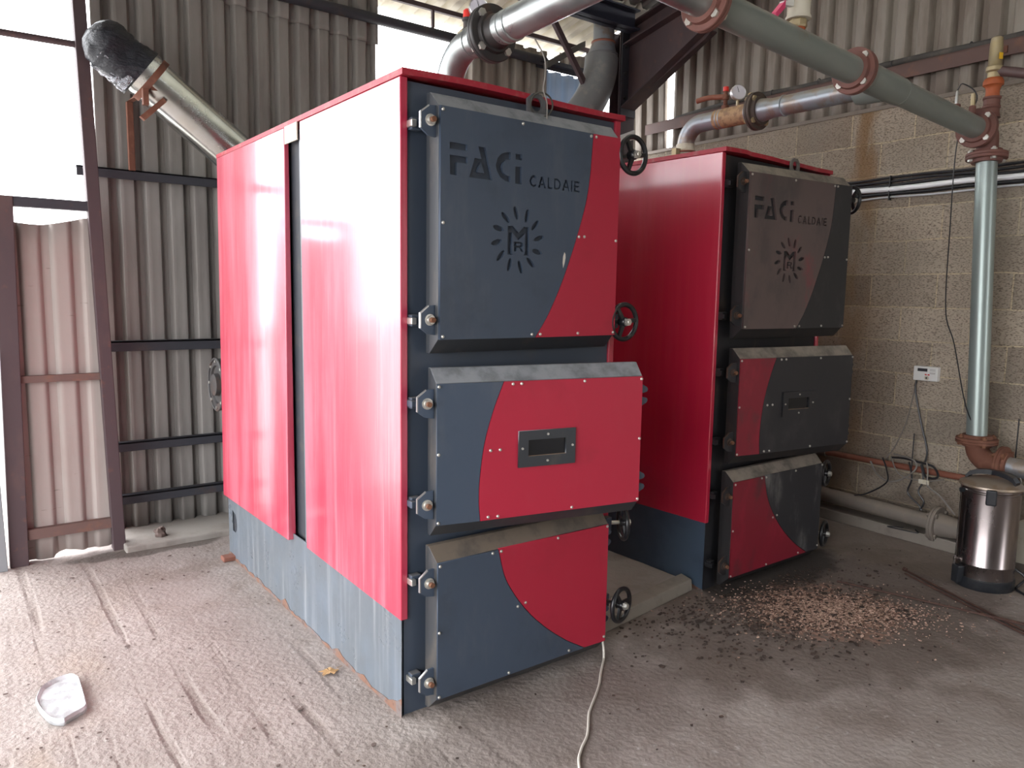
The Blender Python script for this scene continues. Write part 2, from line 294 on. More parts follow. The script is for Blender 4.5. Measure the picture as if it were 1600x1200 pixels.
# ---------------------------------------------------------------- mesh helpers
class MB:
    def __init__(s): s.v = []; s.f = []
    def add(s, vs, fs):
        k = len(s.v); s.v += [tuple(v) for v in vs]; s.f += [tuple(i + k for i in f) for f in fs]; return s
    def box(s, x0, x1, y0, y1, z0, z1):
        vs = [(x, y, z) for z in (z0, z1) for y in (y0, y1) for x in (x0, x1)]
        return s.add(vs, [(0, 2, 3, 1), (4, 5, 7, 6), (0, 1, 5, 4), (2, 6, 7, 3), (0, 4, 6, 2), (1, 3, 7, 5)])
    def hexa(s, b, t):
        return s.add(list(b) + list(t), [(3, 2, 1, 0), (4, 5, 6, 7), (0, 1, 5, 4), (1, 2, 6, 5), (2, 3, 7, 6), (3, 0, 4, 7)])
    def prism(s, pts, a, b, axis='y'):
        """2-D outline extruded between a and b along axis; pts in the other two coordinates"""
        def P(p, t):
            return {'y': (p[0], t, p[1]), 'x': (t, p[0], p[1]), 'z': (p[0], p[1], t)}[axis]
        n = len(pts); vs = [P(p, a) for p in pts] + [P(p, b) for p in pts]
        return s.add(vs, [tuple(range(n))[::-1], tuple(range(n, 2 * n))] + [(i, (i + 1) % n, n + (i + 1) % n, n + i) for i in range(n)])
    def tube(s, path, r, seg=16, cap=True, rs=None):
        P = [Vector(p) for p in path]; n = len(P); rings = []
        up = None
        for i, p in enumerate(P):
            t = (P[min(i + 1, n - 1)] - P[max(i - 1, 0)]).normalized()
            if up is None:
                up = Vector((0, 0, 1)) if abs(t.z) < .9 else Vector((1, 0, 0))
                up = (up - t * up.dot(t)).normalized()
            else: up = (up - t * up.dot(t)).normalized()
            sd = t.cross(up); rr = rs[i] if rs else r
            rings.append([p + (up * math.cos(2 * PI * k / seg) + sd * math.sin(2 * PI * k / seg)) * rr for k in range(seg)])
        vs = [v for R in rings for v in R]
        fs = [(i * seg + k, i * seg + (k + 1) % seg, (i + 1) * seg + (k + 1) % seg, (i + 1) * seg + k) for i in range(n - 1) for k in range(seg)]
        if cap: fs += [tuple(range(seg))[::-1], tuple(range((n - 1) * seg, n * seg))]
        return s.add(vs, fs)
    def cyl(s, p0, p1, r, seg=24, r1=None): return s.tube([p0, p1], r, seg, True, [r, r if r1 is None else r1])
    def lathe(s, prof, c=(0, 0, 0), seg=40, ax=(0, 0, 1)):
        """prof: (radius, height) pairs along ax from c"""
        c = Vector(c); a = Vector(ax).normalized(); q = Vector((1, 0, 0)) if abs(a.x) < .8 else Vector((0, 1, 0))
        e = (q - a * q.dot(a)).normalized(); g = a.cross(e)
        vs = [c + a * h + (e * math.cos(2 * PI * k / seg) + g * math.sin(2 * PI * k / seg)) * max(r, 1e-5) for r, h in prof for k in range(seg)]
        n = len(prof)
        fs = [(i * seg + k, i * seg + (k + 1) % seg, (i + 1) * seg + (k + 1) % seg, (i + 1) * seg + k) for i in range(n - 1) for k in range(seg)]
        fs += [tuple(range(seg))[::-1], tuple(range((n - 1) * seg, n * seg))]
        return s.add(vs, fs)
    def torus(s, c, R, r, ax=(0, 1, 0), seg=40, rs=12):
        a = Vector(ax).normalized(); q = Vector((0, 0, 1)) if abs(a.z) < .8 else Vector((1, 0, 0))
        e = (q - a * q.dot(a)).normalized(); g = a.cross(e); c = Vector(c); vs = []
        for i in range(seg):
            d = e * math.cos(2 * PI * i / seg) + g * math.sin(2 * PI * i / seg)
            for k in range(rs):
                t = 2 * PI * k / rs; vs.append(c + d * (R + r * math.cos(t)) + a * r * math.sin(t))
        return s.add(vs, [(i * rs + k, ((i + 1) % seg) * rs + k, ((i + 1) % seg) * rs + (k + 1) % rs, i * rs + (k + 1) % rs) for i in range(seg) for k in range(rs)])
    def build(s, name, mat, parent=None, smooth=False, bevel=0, sub=None):
        me = bpy.data.meshes.new(name); me.from_pydata(s.v, [], s.f); me.update()
        import bmesh
        b = bmesh.new(); b.from_mesh(me); bmesh.ops.recalc_face_normals(b, faces=b.faces); b.to_mesh(me); b.free()
        me.materials.append(mat)
        if smooth:
            me.shade_smooth(); me.set_sharp_from_angle(angle=math.radians(38))
        o = bpy.data.objects.new(name, me); COL.objects.link(o)
        if parent: o.parent = parent
        if bevel:
            md = o.modifiers.new('b', 'BEVEL'); md.width = bevel; md.segments = 2; md.limit_method = 'ANGLE'; md.angle_limit = math.radians(40)
        return o
def thing(name, label, cat, loc=(0, 0, 0), rz=0, group=None):
    o = bpy.data.objects.new(name, None); COL.objects.link(o); o.location = loc; o.rotation_euler = (0, 0, rz); o.empty_display_size = .1
    o['label'] = label; o['category'] = cat
    if group: o['group'] = group
    return o
def tag(o, label, cat, group=None, kind=None):
    o['label'] = label; o['category'] = cat
    if group: o['group'] = group
    if kind: o['kind'] = kind
    return o
def struct(o, label=None):
    o['kind'] = 'structure'
    if label: o['label'] = label
    return o
def arc(c, a, b, R, t0, t1, n=10):
    c, a, b = Vector(c), Vector(a), Vector(b)
    return [c + a * R * math.cos(t0 + (t1 - t0) * i / n) + b * R * math.sin(t0 + (t1 - t0) * i / n) for i in range(n + 1)]
def smooth_path(pts, n=8):
    P = [Vector(p) for p in pts]; P = [P[0] * 2 - P[1]] + P + [P[-1] * 2 - P[-2]]; out = []
    for i in range(1, len(P) - 2):
        for k in range(n):
            t = k / n; p0, p1, p2, p3 = P[i - 1:i + 3]
            out.append(.5 * ((2 * p1) + (p2 - p0) * t + (2 * p0 - 5 * p1 + 4 * p2 - p3) * t * t + (3 * p1 - p0 - 3 * p2 + p3) * t ** 3))
    out.append(P[-2]); return out
def plate2d(name, splines, depth, mat, parent, y=0.0, bevel=0):
    """flat plate with holes (even-odd), in x/z, front face at y - depth"""
    cu = bpy.data.curves.new(name, 'CURVE'); cu.dimensions = '2D'; cu.fill_mode = 'BOTH'; cu.extrude = depth / 2
    for sp in splines:
        q = cu.splines.new('POLY'); q.points.add(len(sp) - 1)
        for i, (a, b) in enumerate(sp): q.points[i].co = (a, b, 0, 1)
        q.use_cyclic_u = True
    t = bpy.data.objects.new('tmp', cu); COL.objects.link(t)
    dg = bpy.context.evaluated_depsgraph_get(); me = bpy.data.meshes.new_from_object(t.evaluated_get(dg))
    bpy.data.objects.remove(t); bpy.data.curves.remove(cu)
    for v in me.vertices: v.co = (v.co.x, y - depth / 2 - v.co.z, v.co.y)
    me.name = name; me.materials.clear(); me.materials.append(mat)
    o = bpy.data.objects.new(name, me); COL.objects.link(o); o.parent = parent
    return o
def xr(y): return 3.9371 + .02901 * y      # face of the right wall

# ---------------------------------------------------------------- setting
def prof(t):
    t = t % 1.0           # broad flat valley, narrow rounded ridge
    if t < .42: return -1 + .06 * math.sin(t / .42 * PI)
    if t < .58: return -1 + 2 * (.5 - .5 * math.cos((t - .42) / .16 * PI))
    if t < .84: return 1 - .06 * math.sin((t - .58) / .26 * PI)
    return -1 + 2 * (.5 + .5 * math.cos((t - .84) / .16 * PI))
def corrug(name, u0, u1, z0, z1, at, mat, pitch=.146, amp=.024, th=.007, phase=0., ztop=None, zbot=None, slope=None):
    n = max(2, int((u1 - u0) / pitch * 20)); vs = []; NZ = 10
    for j in range(NZ + 1):
        for i in range(n + 1):
            u = u0 + (u1 - u0) * i / n; a = z0 if zbot is None else zbot(u); b = z1 if ztop is None else ztop(u)
            z = a + (b - a) * j / NZ
            w = amp * prof(u / pitch + phase)
            vs.append(at(u, w, z))
    fs = [(j * (n + 1) + i, j * (n + 1) + i + 1, (j + 1) * (n + 1) + i + 1, (j + 1) * (n + 1) + i) for j in range(NZ) for i in range(n)]
    o = MB().add(vs, fs).build(name, mat, smooth=True)
    md = o.modifiers.new('s', 'SOLIDIFY'); md.thickness = th
    return o
fl = MB().add([(-4.5, -9, 0), (4.2, -9, 0), (4.2, 3.2, 0), (-4.5, 3.2, 0), (-4.5, -9, -.12), (4.2, -9, -.12), (4.2, 3.2, -.12), (-4.5, 3.2, -.12)], [(0, 1, 2, 3), (7, 6, 5, 4), (0, 4, 5, 1), (1, 5, 6, 2), (2, 6, 7, 3), (3, 7, 4, 0)])
struct(fl.build('floor', floor_m), 'worn concrete floor')
sl = MB(); N = 40
pts = [(-.50 + 4.55 * i / N, 2.555 + .012 * noise.noise(Vector((i * .7, 0, 0)))) for i in range(N + 1)]
sl.prism([(pts[0][0], 3.2)] + pts + [(pts[-1][0], 3.2)], -.02, .04, 'z')
struct(sl.build('floor', M('pale_slab_concrete', (.27, .245, .22), .9, layers=[((.18, .15, .13), 4, .45, .7, (1, 1, 1), .6)], bump=(.3, 40, .006)), bevel=.01), 'raised concrete strip along the back wall')
struct(MB().add([(-40, -40, -.13), (40, -40, -.13), (40, 40, -.13), (-40, 40, -.13)], [(0, 1, 2, 3)]).build('ground', gravel), 'pale ground outside the shed')
# right wall: blockwork, coping, cladding
b = MB(); b.hexa([(xr(-9), -9, 0), (xr(3.1), 3.1, 0), (xr(3.1) + .2, 3.1, 0), (xr(-9) + .2, -9, 0)], [(xr(-9), -9, 2.905), (xr(3.1), 3.1, 2.905), (xr(3.1) + .2, 3.1, 2.905), (xr(-9) + .2, -9, 2.905)])
struct(b.build('wall_right', block_m), 'concrete block wall on the right')
b = MB(); b.hexa([(xr(-9) - .012, -9, 2.903), (xr(3) - .012, 3, 2.903), (xr(3) + .1, 3, 2.903), (xr(-9) + .1, -9, 2.903)], [(xr(-9) + .012, -9, 2.935), (xr(3) + .012, 3, 2.935), (xr(3) + .1, 3, 2.935), (xr(-9) + .1, -9, 2.935)])
struct(b.build('trim_1', coping_m), 'mortar bed on top of the block wall')
atR = lambda u, w, z: (xr(u) + .045 + w, u, z)
rz = lambda u: 3.80 + max(0, (2.9 - u)) * .2
struct(corrug('wall_right', -9, 2.36, 2.93, 3.8, atR, sheetR, zbot=lambda u: 2.915, ztop=rz), 'corrugated cladding above the block wall')
struct(corrug('wall_right', 2.47, 3.05, 2.93, 3.8, lambda u, w, z: (xr(u) + .045 + w, u + .035 * (z - 3.3), z), sheetR, zbot=lambda u: 2.915, ztop=rz), 'corrugated cladding at the back corner')
# back wall cladding
atB = lambda u, w, z: (u, 2.975 + w, z)
struct(corrug('wall_back', -.50, 1.39, .03, 3.76, atB, sheetL, phase=.5), 'corrugated back wall left of the opening')
o = corrug('wall_back', .25, 1.40, 3.44, 3.78, lambda u, w, z: (u, 2.962 + w, z), sheetL, phase=.5, zbot=lambda u: 3.50 - .05 * u); struct(o, 'lapped upper sheet of the back wall')
struct(corrug('wall_back', 1.39, 2.20, .03, 2.45, atB, sheetL, phase=.5), 'corrugated back wall below the opening')
struct(corrug('wall_back', 2.20, 3.03, .03, 3.70, atB, sheetR, phase=.5), 'corrugated back wall right of the opening')
struct(corrug('wall_back', 3.03, 3.50, .03, 3.55, atB, sky_gap_sheet, phase=.5), 'bluish translucent sheet standing in for sky lit gaps')
struct(corrug('wall_back', 3.22, 3.50, 3.60, 3.74, atB, sheetR, phase=.5), 'short cladding piece under the eave')
struct(corrug('wall_back', 3.50, 4.05, .03, 2.6, atB, sheetR, phase=.5), 'low cladding at the back corner')
# unseen front and left parts of the shed; openings set to shape the daylight
struct(corrug('wall_left_unseen', -9.5, -3.6, .0, 5.6, lambda u, w, z: (-3.4 + w, u, z), sheetL), 'corrugated left wall behind the camera')
struct(corrug('wall_front_unseen', -3.4, 2.4, .0, 5.8, lambda u, w, z: (u, -7.5 + w, z), sheetL), 'unseen corrugated end wall')
struct(corrug('wall_front_unseen', 2.4, 4.1, 3.2, 5.8, lambda u, w, z: (u, -7.5 + w, z), sheetL), 'cladding above an unseen doorway added to let in light')  # unseen doorway below is added to bring daylight onto the right side
struct(corrug('wall_left_unseen', -3.6, 3.2, 3.0, 4.6, lambda u, w, z: (-3.4 + w, u, z), sheetL), 'unseen upper cladding added to cut light from the wide left opening')  # unseen, added to hold sky light off the left floor and back wall
# roof, rising away from the back eave
rzz = lambda y: 3.79 + (3.1 - y) * .2
def roofsheet(name, x0, x1, y0, y1, mat, dz=0.):
    n = int((x1 - x0) / .146 * 20); vs = []; m_ = 6
    for j in range(m_ + 1):
        y = y0 + (y1 - y0) * j / m_
        for i in range(n + 1):
            x = x0 + (x1 - x0) * i / n; w = .026 * prof(x / .146)
            vs.append((x, y, rzz(y) + w + .05 + dz))
    fs = [(j * (n + 1) + i, j * (n + 1) + i + 1, (j + 1) * (n + 1) + i + 1, (j + 1) * (n + 1) + i) for j in range(m_) for i in range(n)]
    o = MB().add(vs, fs).build(name, mat, smooth=True); md = o.modifiers.new('s', 'SOLIDIFY'); md.thickness = .007
    return struct(o, 'corrugated roof sheeting')
roofsheet('ceiling', -3.2, 3.60, 3.25, 2.28, roof_m)
roofsheet('ceiling', -3.4, .5, 2.40, -8.0, roof_dark, .02)
roofsheet('ceiling', .5, 2.3, 2.40, -8.0, rooflight, .02)
roofsheet('ceiling', 2.3, 4.25, 2.40, -8.0, roof_dark, .02)
roofsheet('ceiling', 3.64, 4.25, 3.25, 2.30, roof_dark)

# ---------------------------------------------------------------- building steel
o = MB().hexa([(-.556, 2.64, 0), (-.486, 2.64, 0), (-.486, 2.72, 0), (-.556, 2.72, 0)], [(-.648, 2.64, 4.0), (-.582, 2.64, 4.0), (-.582, 2.72, 4.0), (-.648, 2.72, 4.0)]).build('steel_post', oxide, bevel=.004)
tag(o, 'tall purple brown steel post between the gate panel and the back wall', 'post')
o = MB().hexa([(-1.088, 2.64, 0), (-.996, 2.64, 0), (-.996, 2.72, 0), (-1.088, 2.72, 0)], [(-1.06, 2.64, 2.10), (-.966, 2.64, 2.10), (-.966, 2.72, 2.10), (-1.06, 2.72, 2.10)]).build('steel_post', oxide, bevel=.004)
tag(o, 'short brown steel post at the left edge of the gate panel', 'post')
o = MB().hexa([(-1.165, 2.60, 0), (-1.10, 2.60, 0), (-1.10, 2.66, 0), (-1.165, 2.66, 0)], [(-1.165, 2.60, 1.25), (-1.125, 2.60, 1.25), (-1.125, 2.66, 1.25), (-1.165, 2.66, 1.25)]).build('steel_post', M('grey_post_paint', (.19, .20, .21), .6), bevel=.003)
tag(o, 'thin grey steel post outside the brown one at the far left', 'post')
d = struct(MB().box(-.995, -.553, 2.655, 2.695, .145, .205).build('door_1', oxide_brown), 'corrugated gate panel')
# gate: frame rails and sheet
corr = corrug('gate_sheet', -1.0, -.545, .05, 1.985, lambda u, w, z: (u, 2.715 + w * .5, z), sheetG, pitch=.155, phase=1.0, zbot=lambda u: .005 + .05 * max(0, noise.noise(Vector((u * 7, 3, 0)))) + (.018 if u > -.86 else 0), ztop=lambda u: 1.985 + .03 * math.sin(u * 9)); corr.parent = d
MB().box(-.99, -.56, 2.66, 2.695, 1.06, 1.10).build('gate_rail', oxide_brown, d)
MB().box(-.99, -.575, 2.645, 2.705, 2.045, 2.10).build('gate_rail', oxide_dark, d)
o = MB().cyl((-1.6, 2.68, 2.955), (-.60, 2.68, 2.972), .019, 12).build('steel_tube', oxide, smooth=True); tag(o, 'thin steel tube across the bright opening above the gate', 'tube')
GR = 'dark horizontal rails on the back wall'
for x0, x1, z, h, lab in ((-.62, 4.0, 2.305, .05, 'dark steel rail on the back wall under the flue bracket'), (-.50, 3.4, 1.24, .055, 'dark steel rail on the back wall at mid height beside the round fan'),
                     (-.50, 3.4, .592, .05, 'upper of the two low dark rails on the back wall'), (-.50, 3.4, .245, .05, 'lowest dark rail on the back wall just above the concrete strip')):
    b = MB(); b.box(x0, x1, 2.885, 2.945, z + h * .35, z + h * .6); b.box(x0, x1, 2.885, 2.90, z - h * .6, z + h * .6)
    tag(b.build('wall_rail', oxide_dark, bevel=.003), lab, 'rail', GR)
tag(MB().tube([(-.6, 2.905, 3.60), (2.98, 2.905, 3.60)], .038, 12).build('wall_rail', oxide_dark, smooth=True), 'thick dark rail high on the back wall crossing the white opening', 'rail', GR)
b = MB(); b.box(2.9, 3.50, 2.86, 2.935, 3.575, 3.585); b.box(2.9, 3.5, 2.925, 2.935, 3.545, 3.63)
tag(b.build('wall_rail', oxide_dark), 'steel angle continuing the high rail towards the corner flue', 'rail')
b = MB(); b.box(-1.5, 3.50, 2.89, 2.925, 3.765, 3.80); eb = b.build('eave_rail', oxide, bevel=.003); tag(eb, 'slim brown steel rail under the roof edge above the opening', 'rail')
MB().box(1.845, 1.865, 2.895, 2.915, 3.63, 3.77).build('strut', oxide, eb)
MB().box(3.46, 3.50, 2.895, 2.925, 3.55, 3.77).build('strut', oxide, eb)
MB().box(2.155, 2.17, 2.895, 2.915, 3.63, 3.77).build('strut', oxide, eb)
o = MB().hexa([(2.94, 2.82, 3.52), (2.94, 2.88, 3.52), (2.94, 2.88, 3.575), (2.94, 2.82, 3.575)], [(3.36, 2.82, 3.775), (3.36, 2.88, 3.775), (3.36, 2.88, 3.825), (3.36, 2.82, 3.825)]).build('timber_brace', wood); tag(o, 'short weathered timber running from the high rail up to the roof', 'timber')
# corner column, haunch and rafter
col_ = thing('steel_column', 'broad brown steel column with bracketed rafter in the back right corner', 'column', (3.565, 2.6, 0))
b = MB(); b.box(-.095, .095, -.11, -.098, 0, 3.86); b.box(-.095, .095, .0, .012, 0, 3.86); b.box(-.005, .005, -.098, .0, 0, 3.86); b.build('shaft', oxide, col_)
wv = MB(); wv.prism([(-.11, 3.22), (-.11, 3.86), (-1.35, 4.10), (-1.35, 3.93), (-.95, 3.60)][::-1], -.005, .005, 'x')
def strip(y0, z0, y1, z1, w=.085, t=.012):
    b = MB(); d = Vector((0, y1 - y0, z1 - z0)).normalized(); nn = Vector((0, -d.z, d.y)) * t
    q = [(-w, y0, z0), (w, y0, z0), (w, y1, z1), (-w, y1, z1)]
    return b.hexa(q, [(p[0], p[1] + nn.y, p[2] + nn.z) for p in q])
hn = wv.build('haunch', oxide, col_); strip(-.11, 3.22, -.98, 3.66).build('haunch_flange', oxide, hn)
rf = MB(); rf.prism([(-.11, 3.72), (-.11, 3.87), (-8.5, 5.55), (-8.5, 5.38)], -.004, .004, 'x'); rfo = rf.build('rafter', oxide, col_)
strip(-.11, 3.74, -8.5, 5.38).build('rafter_flange', oxide, rfo)
strip(-.11, 3.875, -8.5, 5.555).build('rafter_flange', oxide, rfo)
MB().box(-.088, .088, -.125, -.111, 3.15, 3.85).build('end_plate', oxide_dark, col_)
for z in (3.30, 3.5, 3.72):
    for x in (-.05, .05): MB().cyl((x, -.125, z), (x, -.142, z), .014, 6).build('bolt', flange_dark, col_)
b = MB(); b.box(-1.2, 3.47, 2.33, 2.345, 3.80, 3.955); b.box(-1.2, 3.47, 2.27, 2.40, 3.80, 3.812); b.box(-1.2, 3.47, 2.27, 2.40, 3.945, 3.957)
bm_ = b.build('roof_beam', beam_m); tag(bm_, 'deep dark roof beam meeting the top of the corner column', 'beam')
o = MB().cyl((3.47, 2.45, 2.82), (2.60, 2.45, 3.86), .0, 4).v
b = MB(); d0 = Vector((3.47, 2.46, 2.82)); d1 = Vector((2.66, 2.46, 3.83)); dd = (d1 - d0).normalized(); pn = Vector((dd.z, 0, -dd.x)) * .022
b.hexa([d0 - pn, d0 + pn, d0 + pn + Vector((0, .035, 0)), d0 - pn + Vector((0, .035, 0))], [d1 - pn, d1 + pn, d1 + pn + Vector((0, .035, 0)), d1 - pn + Vector((0, .035, 0))])
tag(b.build('diagonal_brace', oxide), 'brown diagonal steel brace from column to roof', 'brace')
b = MB(); b.hexa([(3.40, 2.42, 2.885), (3.63, 2.42, 2.965), (3.63, 2.45, 2.965), (3.40, 2.45, 2.885)], [(3.40, 2.42, 2.955), (3.60, 2.42, 3.035), (3.60, 2.45, 3.035), (3.40, 2.45, 2.955)])
tag(b.build('white_board', white, bevel=.004), 'small white board fixed to the column behind the top handwheel', 'board')
# rail with lagged pipe on the right wall
yy = [2.66, 2, 1, 0, -1, -3, -6]
rl = thing('side_rail', 'brown steel angle rail along the cladding above the block wall', 'rail', (0, 0, 0))
b = MB()
for i in range(len(yy) - 1):
    ya, yb = yy[i], yy[i + 1]
    b.hexa([(xr(ya) - .035, ya, 3.075), (xr(yb) - .035, yb, 3.075), (xr(yb) - .028, yb, 3.075), (xr(ya) - .028, ya, 3.075)], [(xr(ya) - .035, ya, 3.165), (xr(yb) - .035, yb, 3.165), (xr(yb) - .028, yb, 3.165), (xr(ya) - .028, ya, 3.165)])
    b.hexa([(xr(ya) - .035, ya, 3.160), (xr(yb) - .035, yb, 3.160), (xr(yb) + .02, yb, 3.160), (xr(ya) + .02, ya, 3.160)], [(xr(ya) - .035, ya, 3.168), (xr(yb) - .035, yb, 3.168), (xr(yb) + .02, yb, 3.168), (xr(ya) + .02, ya, 3.168)])
b.build('angle', oxide_brown, rl)
for y in (1.9, .55, -.35): MB().box(xr(y) - .045, xr(y) - .035, y - .02, y + .02, 3.09, 3.13).build('cleat', rust, rl)
lp = [(xr(y) - .012 + .006 * math.sin(y * 7), y, 3.188 + .008 * math.sin(y * 5)) for y in [2.25, 2.1] + [2 - .25 * i for i in range(28)]]
lp[0] = (lp[0][0], 2.3, 3.165)
lg = MB().tube(smooth_path(lp, 3), .021, 10).build('lagged_pipe', lag, smooth=True); tag(lg, 'dusty dark lagged pipe lying along the brown side rail', 'pipe')
for y in (1.3, .9, .35, -.15): MB().torus((xr(y) - .012, y, 3.188), .023, .003, (0, 1, 0), 14, 6).build('tie', rubber, lg)

# ---------------------------------------------------------------- boilers
UB = [(.806, 2.247), (.789, 2.045), (.75, 1.892), (.672, 1.687), (.595, 1.536), (.53, 1.444)]
MBD = [(.363, 1.287), (.322, 1.182), (.288, 1.063), (.271, .942), (.267, .844), (.273, .765)]
LB = [(.372, .622), (.411, .491), (.494, .365), (.596, .258), (.721, .16), (.84, .088)]
GL = {'F1': [(.135, 2.131), (.207, 2.131), (.207, 2.109), (.135, 2.109)], 'F2': [(.135, 2.088), (.208, 2.088), (.208, 2.065), (.164, 2.065), (.164, 2.021), (.137, 2.021)],
 'A': [(.255, 2.13), (.285, 2.13), (.317, 2.019), (.216, 2.019), (.239, 2.088), (.268, 2.088)], 'Ai': [(.2655, 2.078), (.281, 2.040), (.250, 2.040)],
 'C': [(.398, 2.127), (.398, 2.101), (.38, 2.099), (.365, 2.087), (.359, 2.072), (.366, 2.052), (.381, 2.043), (.398, 2.041), (.398, 2.019), (.374, 2.022), (.351, 2.035), (.336, 2.055), (.331, 2.075), (.34, 2.101), (.358, 2.118), (.38, 2.126)],
 'i1': [(.421, 2.125), (.45, 2.125), (.45, 2.104), (.421, 2.104)], 'i2': [(.421, 2.08), (.45, 2.08), (.45, 2.017), (.421, 2.017)],
 'c': [(.519, 2.053), (.519, 2.044), (.51, 2.048), (.501, 2.044), (.496, 2.034), (.501, 2.023), (.509, 2.02), (.519, 2.025), (.521, 2.017), (.508, 2.012), (.494, 2.018), (.488, 2.034), (.493, 2.05), (.506, 2.057)],
 'a': [(.530, 2.013), (.543, 2.055), (.552, 2.055), (.568, 2.013), (.560, 2.013), (.556, 2.024), (.541, 2.024), (.538, 2.013)], 'ai': [(.5435, 2.030), (.554, 2.030), (.548, 2.045)],
 'l': [(.576, 2.055), (.583, 2.055), (.583, 2.020), (.6, 2.020), (.6, 2.013), (.576, 2.013)],
 'd': [(.608, 2.055), (.625, 2.055), (.638, 2.048), (.643, 2.034), (.637, 2.019), (.623, 2.013), (.608, 2.013)], 'di': [(.615, 2.048), (.623, 2.048), (.632, 2.043), (.635, 2.034), (.631, 2.024), (.623, 2.020), (.615, 2.020)],
 'a2': [(.650, 2.013), (.663, 2.055), (.673, 2.055), (.689, 2.013), (.681, 2.013), (.677, 2.024), (.661, 2.024), (.658, 2.013)], 'a2i': [(.6635, 2.030), (.675, 2.030), (.668, 2.045)],
 'j': [(.695, 2.055), (.702, 2.055), (.702, 2.013), (.695, 2.013)], 'e': [(.711, 2.055), (.739, 2.055), (.739, 2.048), (.718, 2.048), (.718, 2.038), (.737, 2.038), (.737, 2.031), (.718, 2.031), (.718, 2.020), (.74, 2.020), (.74, 2.013), (.711, 2.013)],
 'M': [(.390, 1.862), (.414, 1.862), (.440, 1.839), (.466, 1.862), (.490, 1.862), (.490, 1.756), (.462, 1.756), (.471, 1.762), (.471, 1.838), (.440, 1.812), (.410, 1.838), (.410, 1.762), (.418, 1.756), (.390, 1.756)],
 'R1': [(.420, 1.805), (.452, 1.805), (.463, 1.800), (.463, 1.790), (.455, 1.785), (.466, 1.769), (.454, 1.769), (.445, 1.784), (.432, 1.784), (.432, 1.769), (.420, 1.769)], 'R2': [(.432, 1.798), (.449, 1.798), (.452, 1.7945), (.449, 1.791), (.432, 1.791)]}
def leafs(cx=.4385, cz=1.811, R=.100):
    out = []
    for k in range(12):
        a = PI / 2 + .12 + k * PI / 6; d = (math.cos(a), math.sin(a)); p = (-d[1], d[0]); L = .0250; Wd = .0100; sp = []
        for t in range(12):
            s_ = t / 12 * 2 * PI; u = math.cos(s_) * L; w = math.copysign(abs(math.sin(s_)) ** 1.1, math.sin(s_)) * Wd + .004 * math.cos(s_)
            sp.append((cx + d[0] * (R + u) + p[0] * w, cz + d[1] * (R + u) + p[1] * w))
        out.append(sp)
    return out
def catmull(pts, n=6):
    return [(p.x, p.z) for p in smooth_path([(a, 0, b) for a, b in pts], n)]

def hand_wheel(parent, loc, ax=(0, -1, 0), mwheel=black_m, stub=True):
    a = Vector(ax).normalized(); R = .074
    b = MB(); b.torus((0, 0, 0), R, .0105, ax, 36, 10)
    q = Vector((0, 0, 1)); e = (q - a * q.dot(a)).normalized(); g = a.cross(e)
    for k in range(3):
        t = PI / 2 * .4 + k * 2 * PI / 3; d = e * math.cos(t) + g * math.sin(t); s_ = g * math.cos(t) - e * math.sin(t)
        p0 = d * .012 - a * .006; p1 = d * (R - .002)
        b.hexa([p0 - s_ * .012, p0 + s_ * .012, p0 + s_ * .010 + a * .012, p0 - s_ * .010 + a * .012], [p1 - s_ * .009, p1 + s_ * .009, p1 + s_ * .007 + a * .008, p1 - s_ * .007 + a * .008])
    b.lathe([(.020, -.018), (.020, .010), (.016, .016)], (0, 0, 0), 20, ax)
    w = b.build('hand_wheel', mwheel, parent, smooth=True); w.location = loc
    b = MB(); b.lathe([(.009, -.09), (.009, .034), (.0075, .036)], (0, 0, 0), 14, ax); b.lathe([(.017, .014), (.017, .026)], (0, 0, 0), 6, ax); b.lathe([(.0145, .024), (.0145, .034)], (0, 0, 0), 6, ax)
    b.build('threaded_bolt', bolt_m, w, smooth=False)
    return w

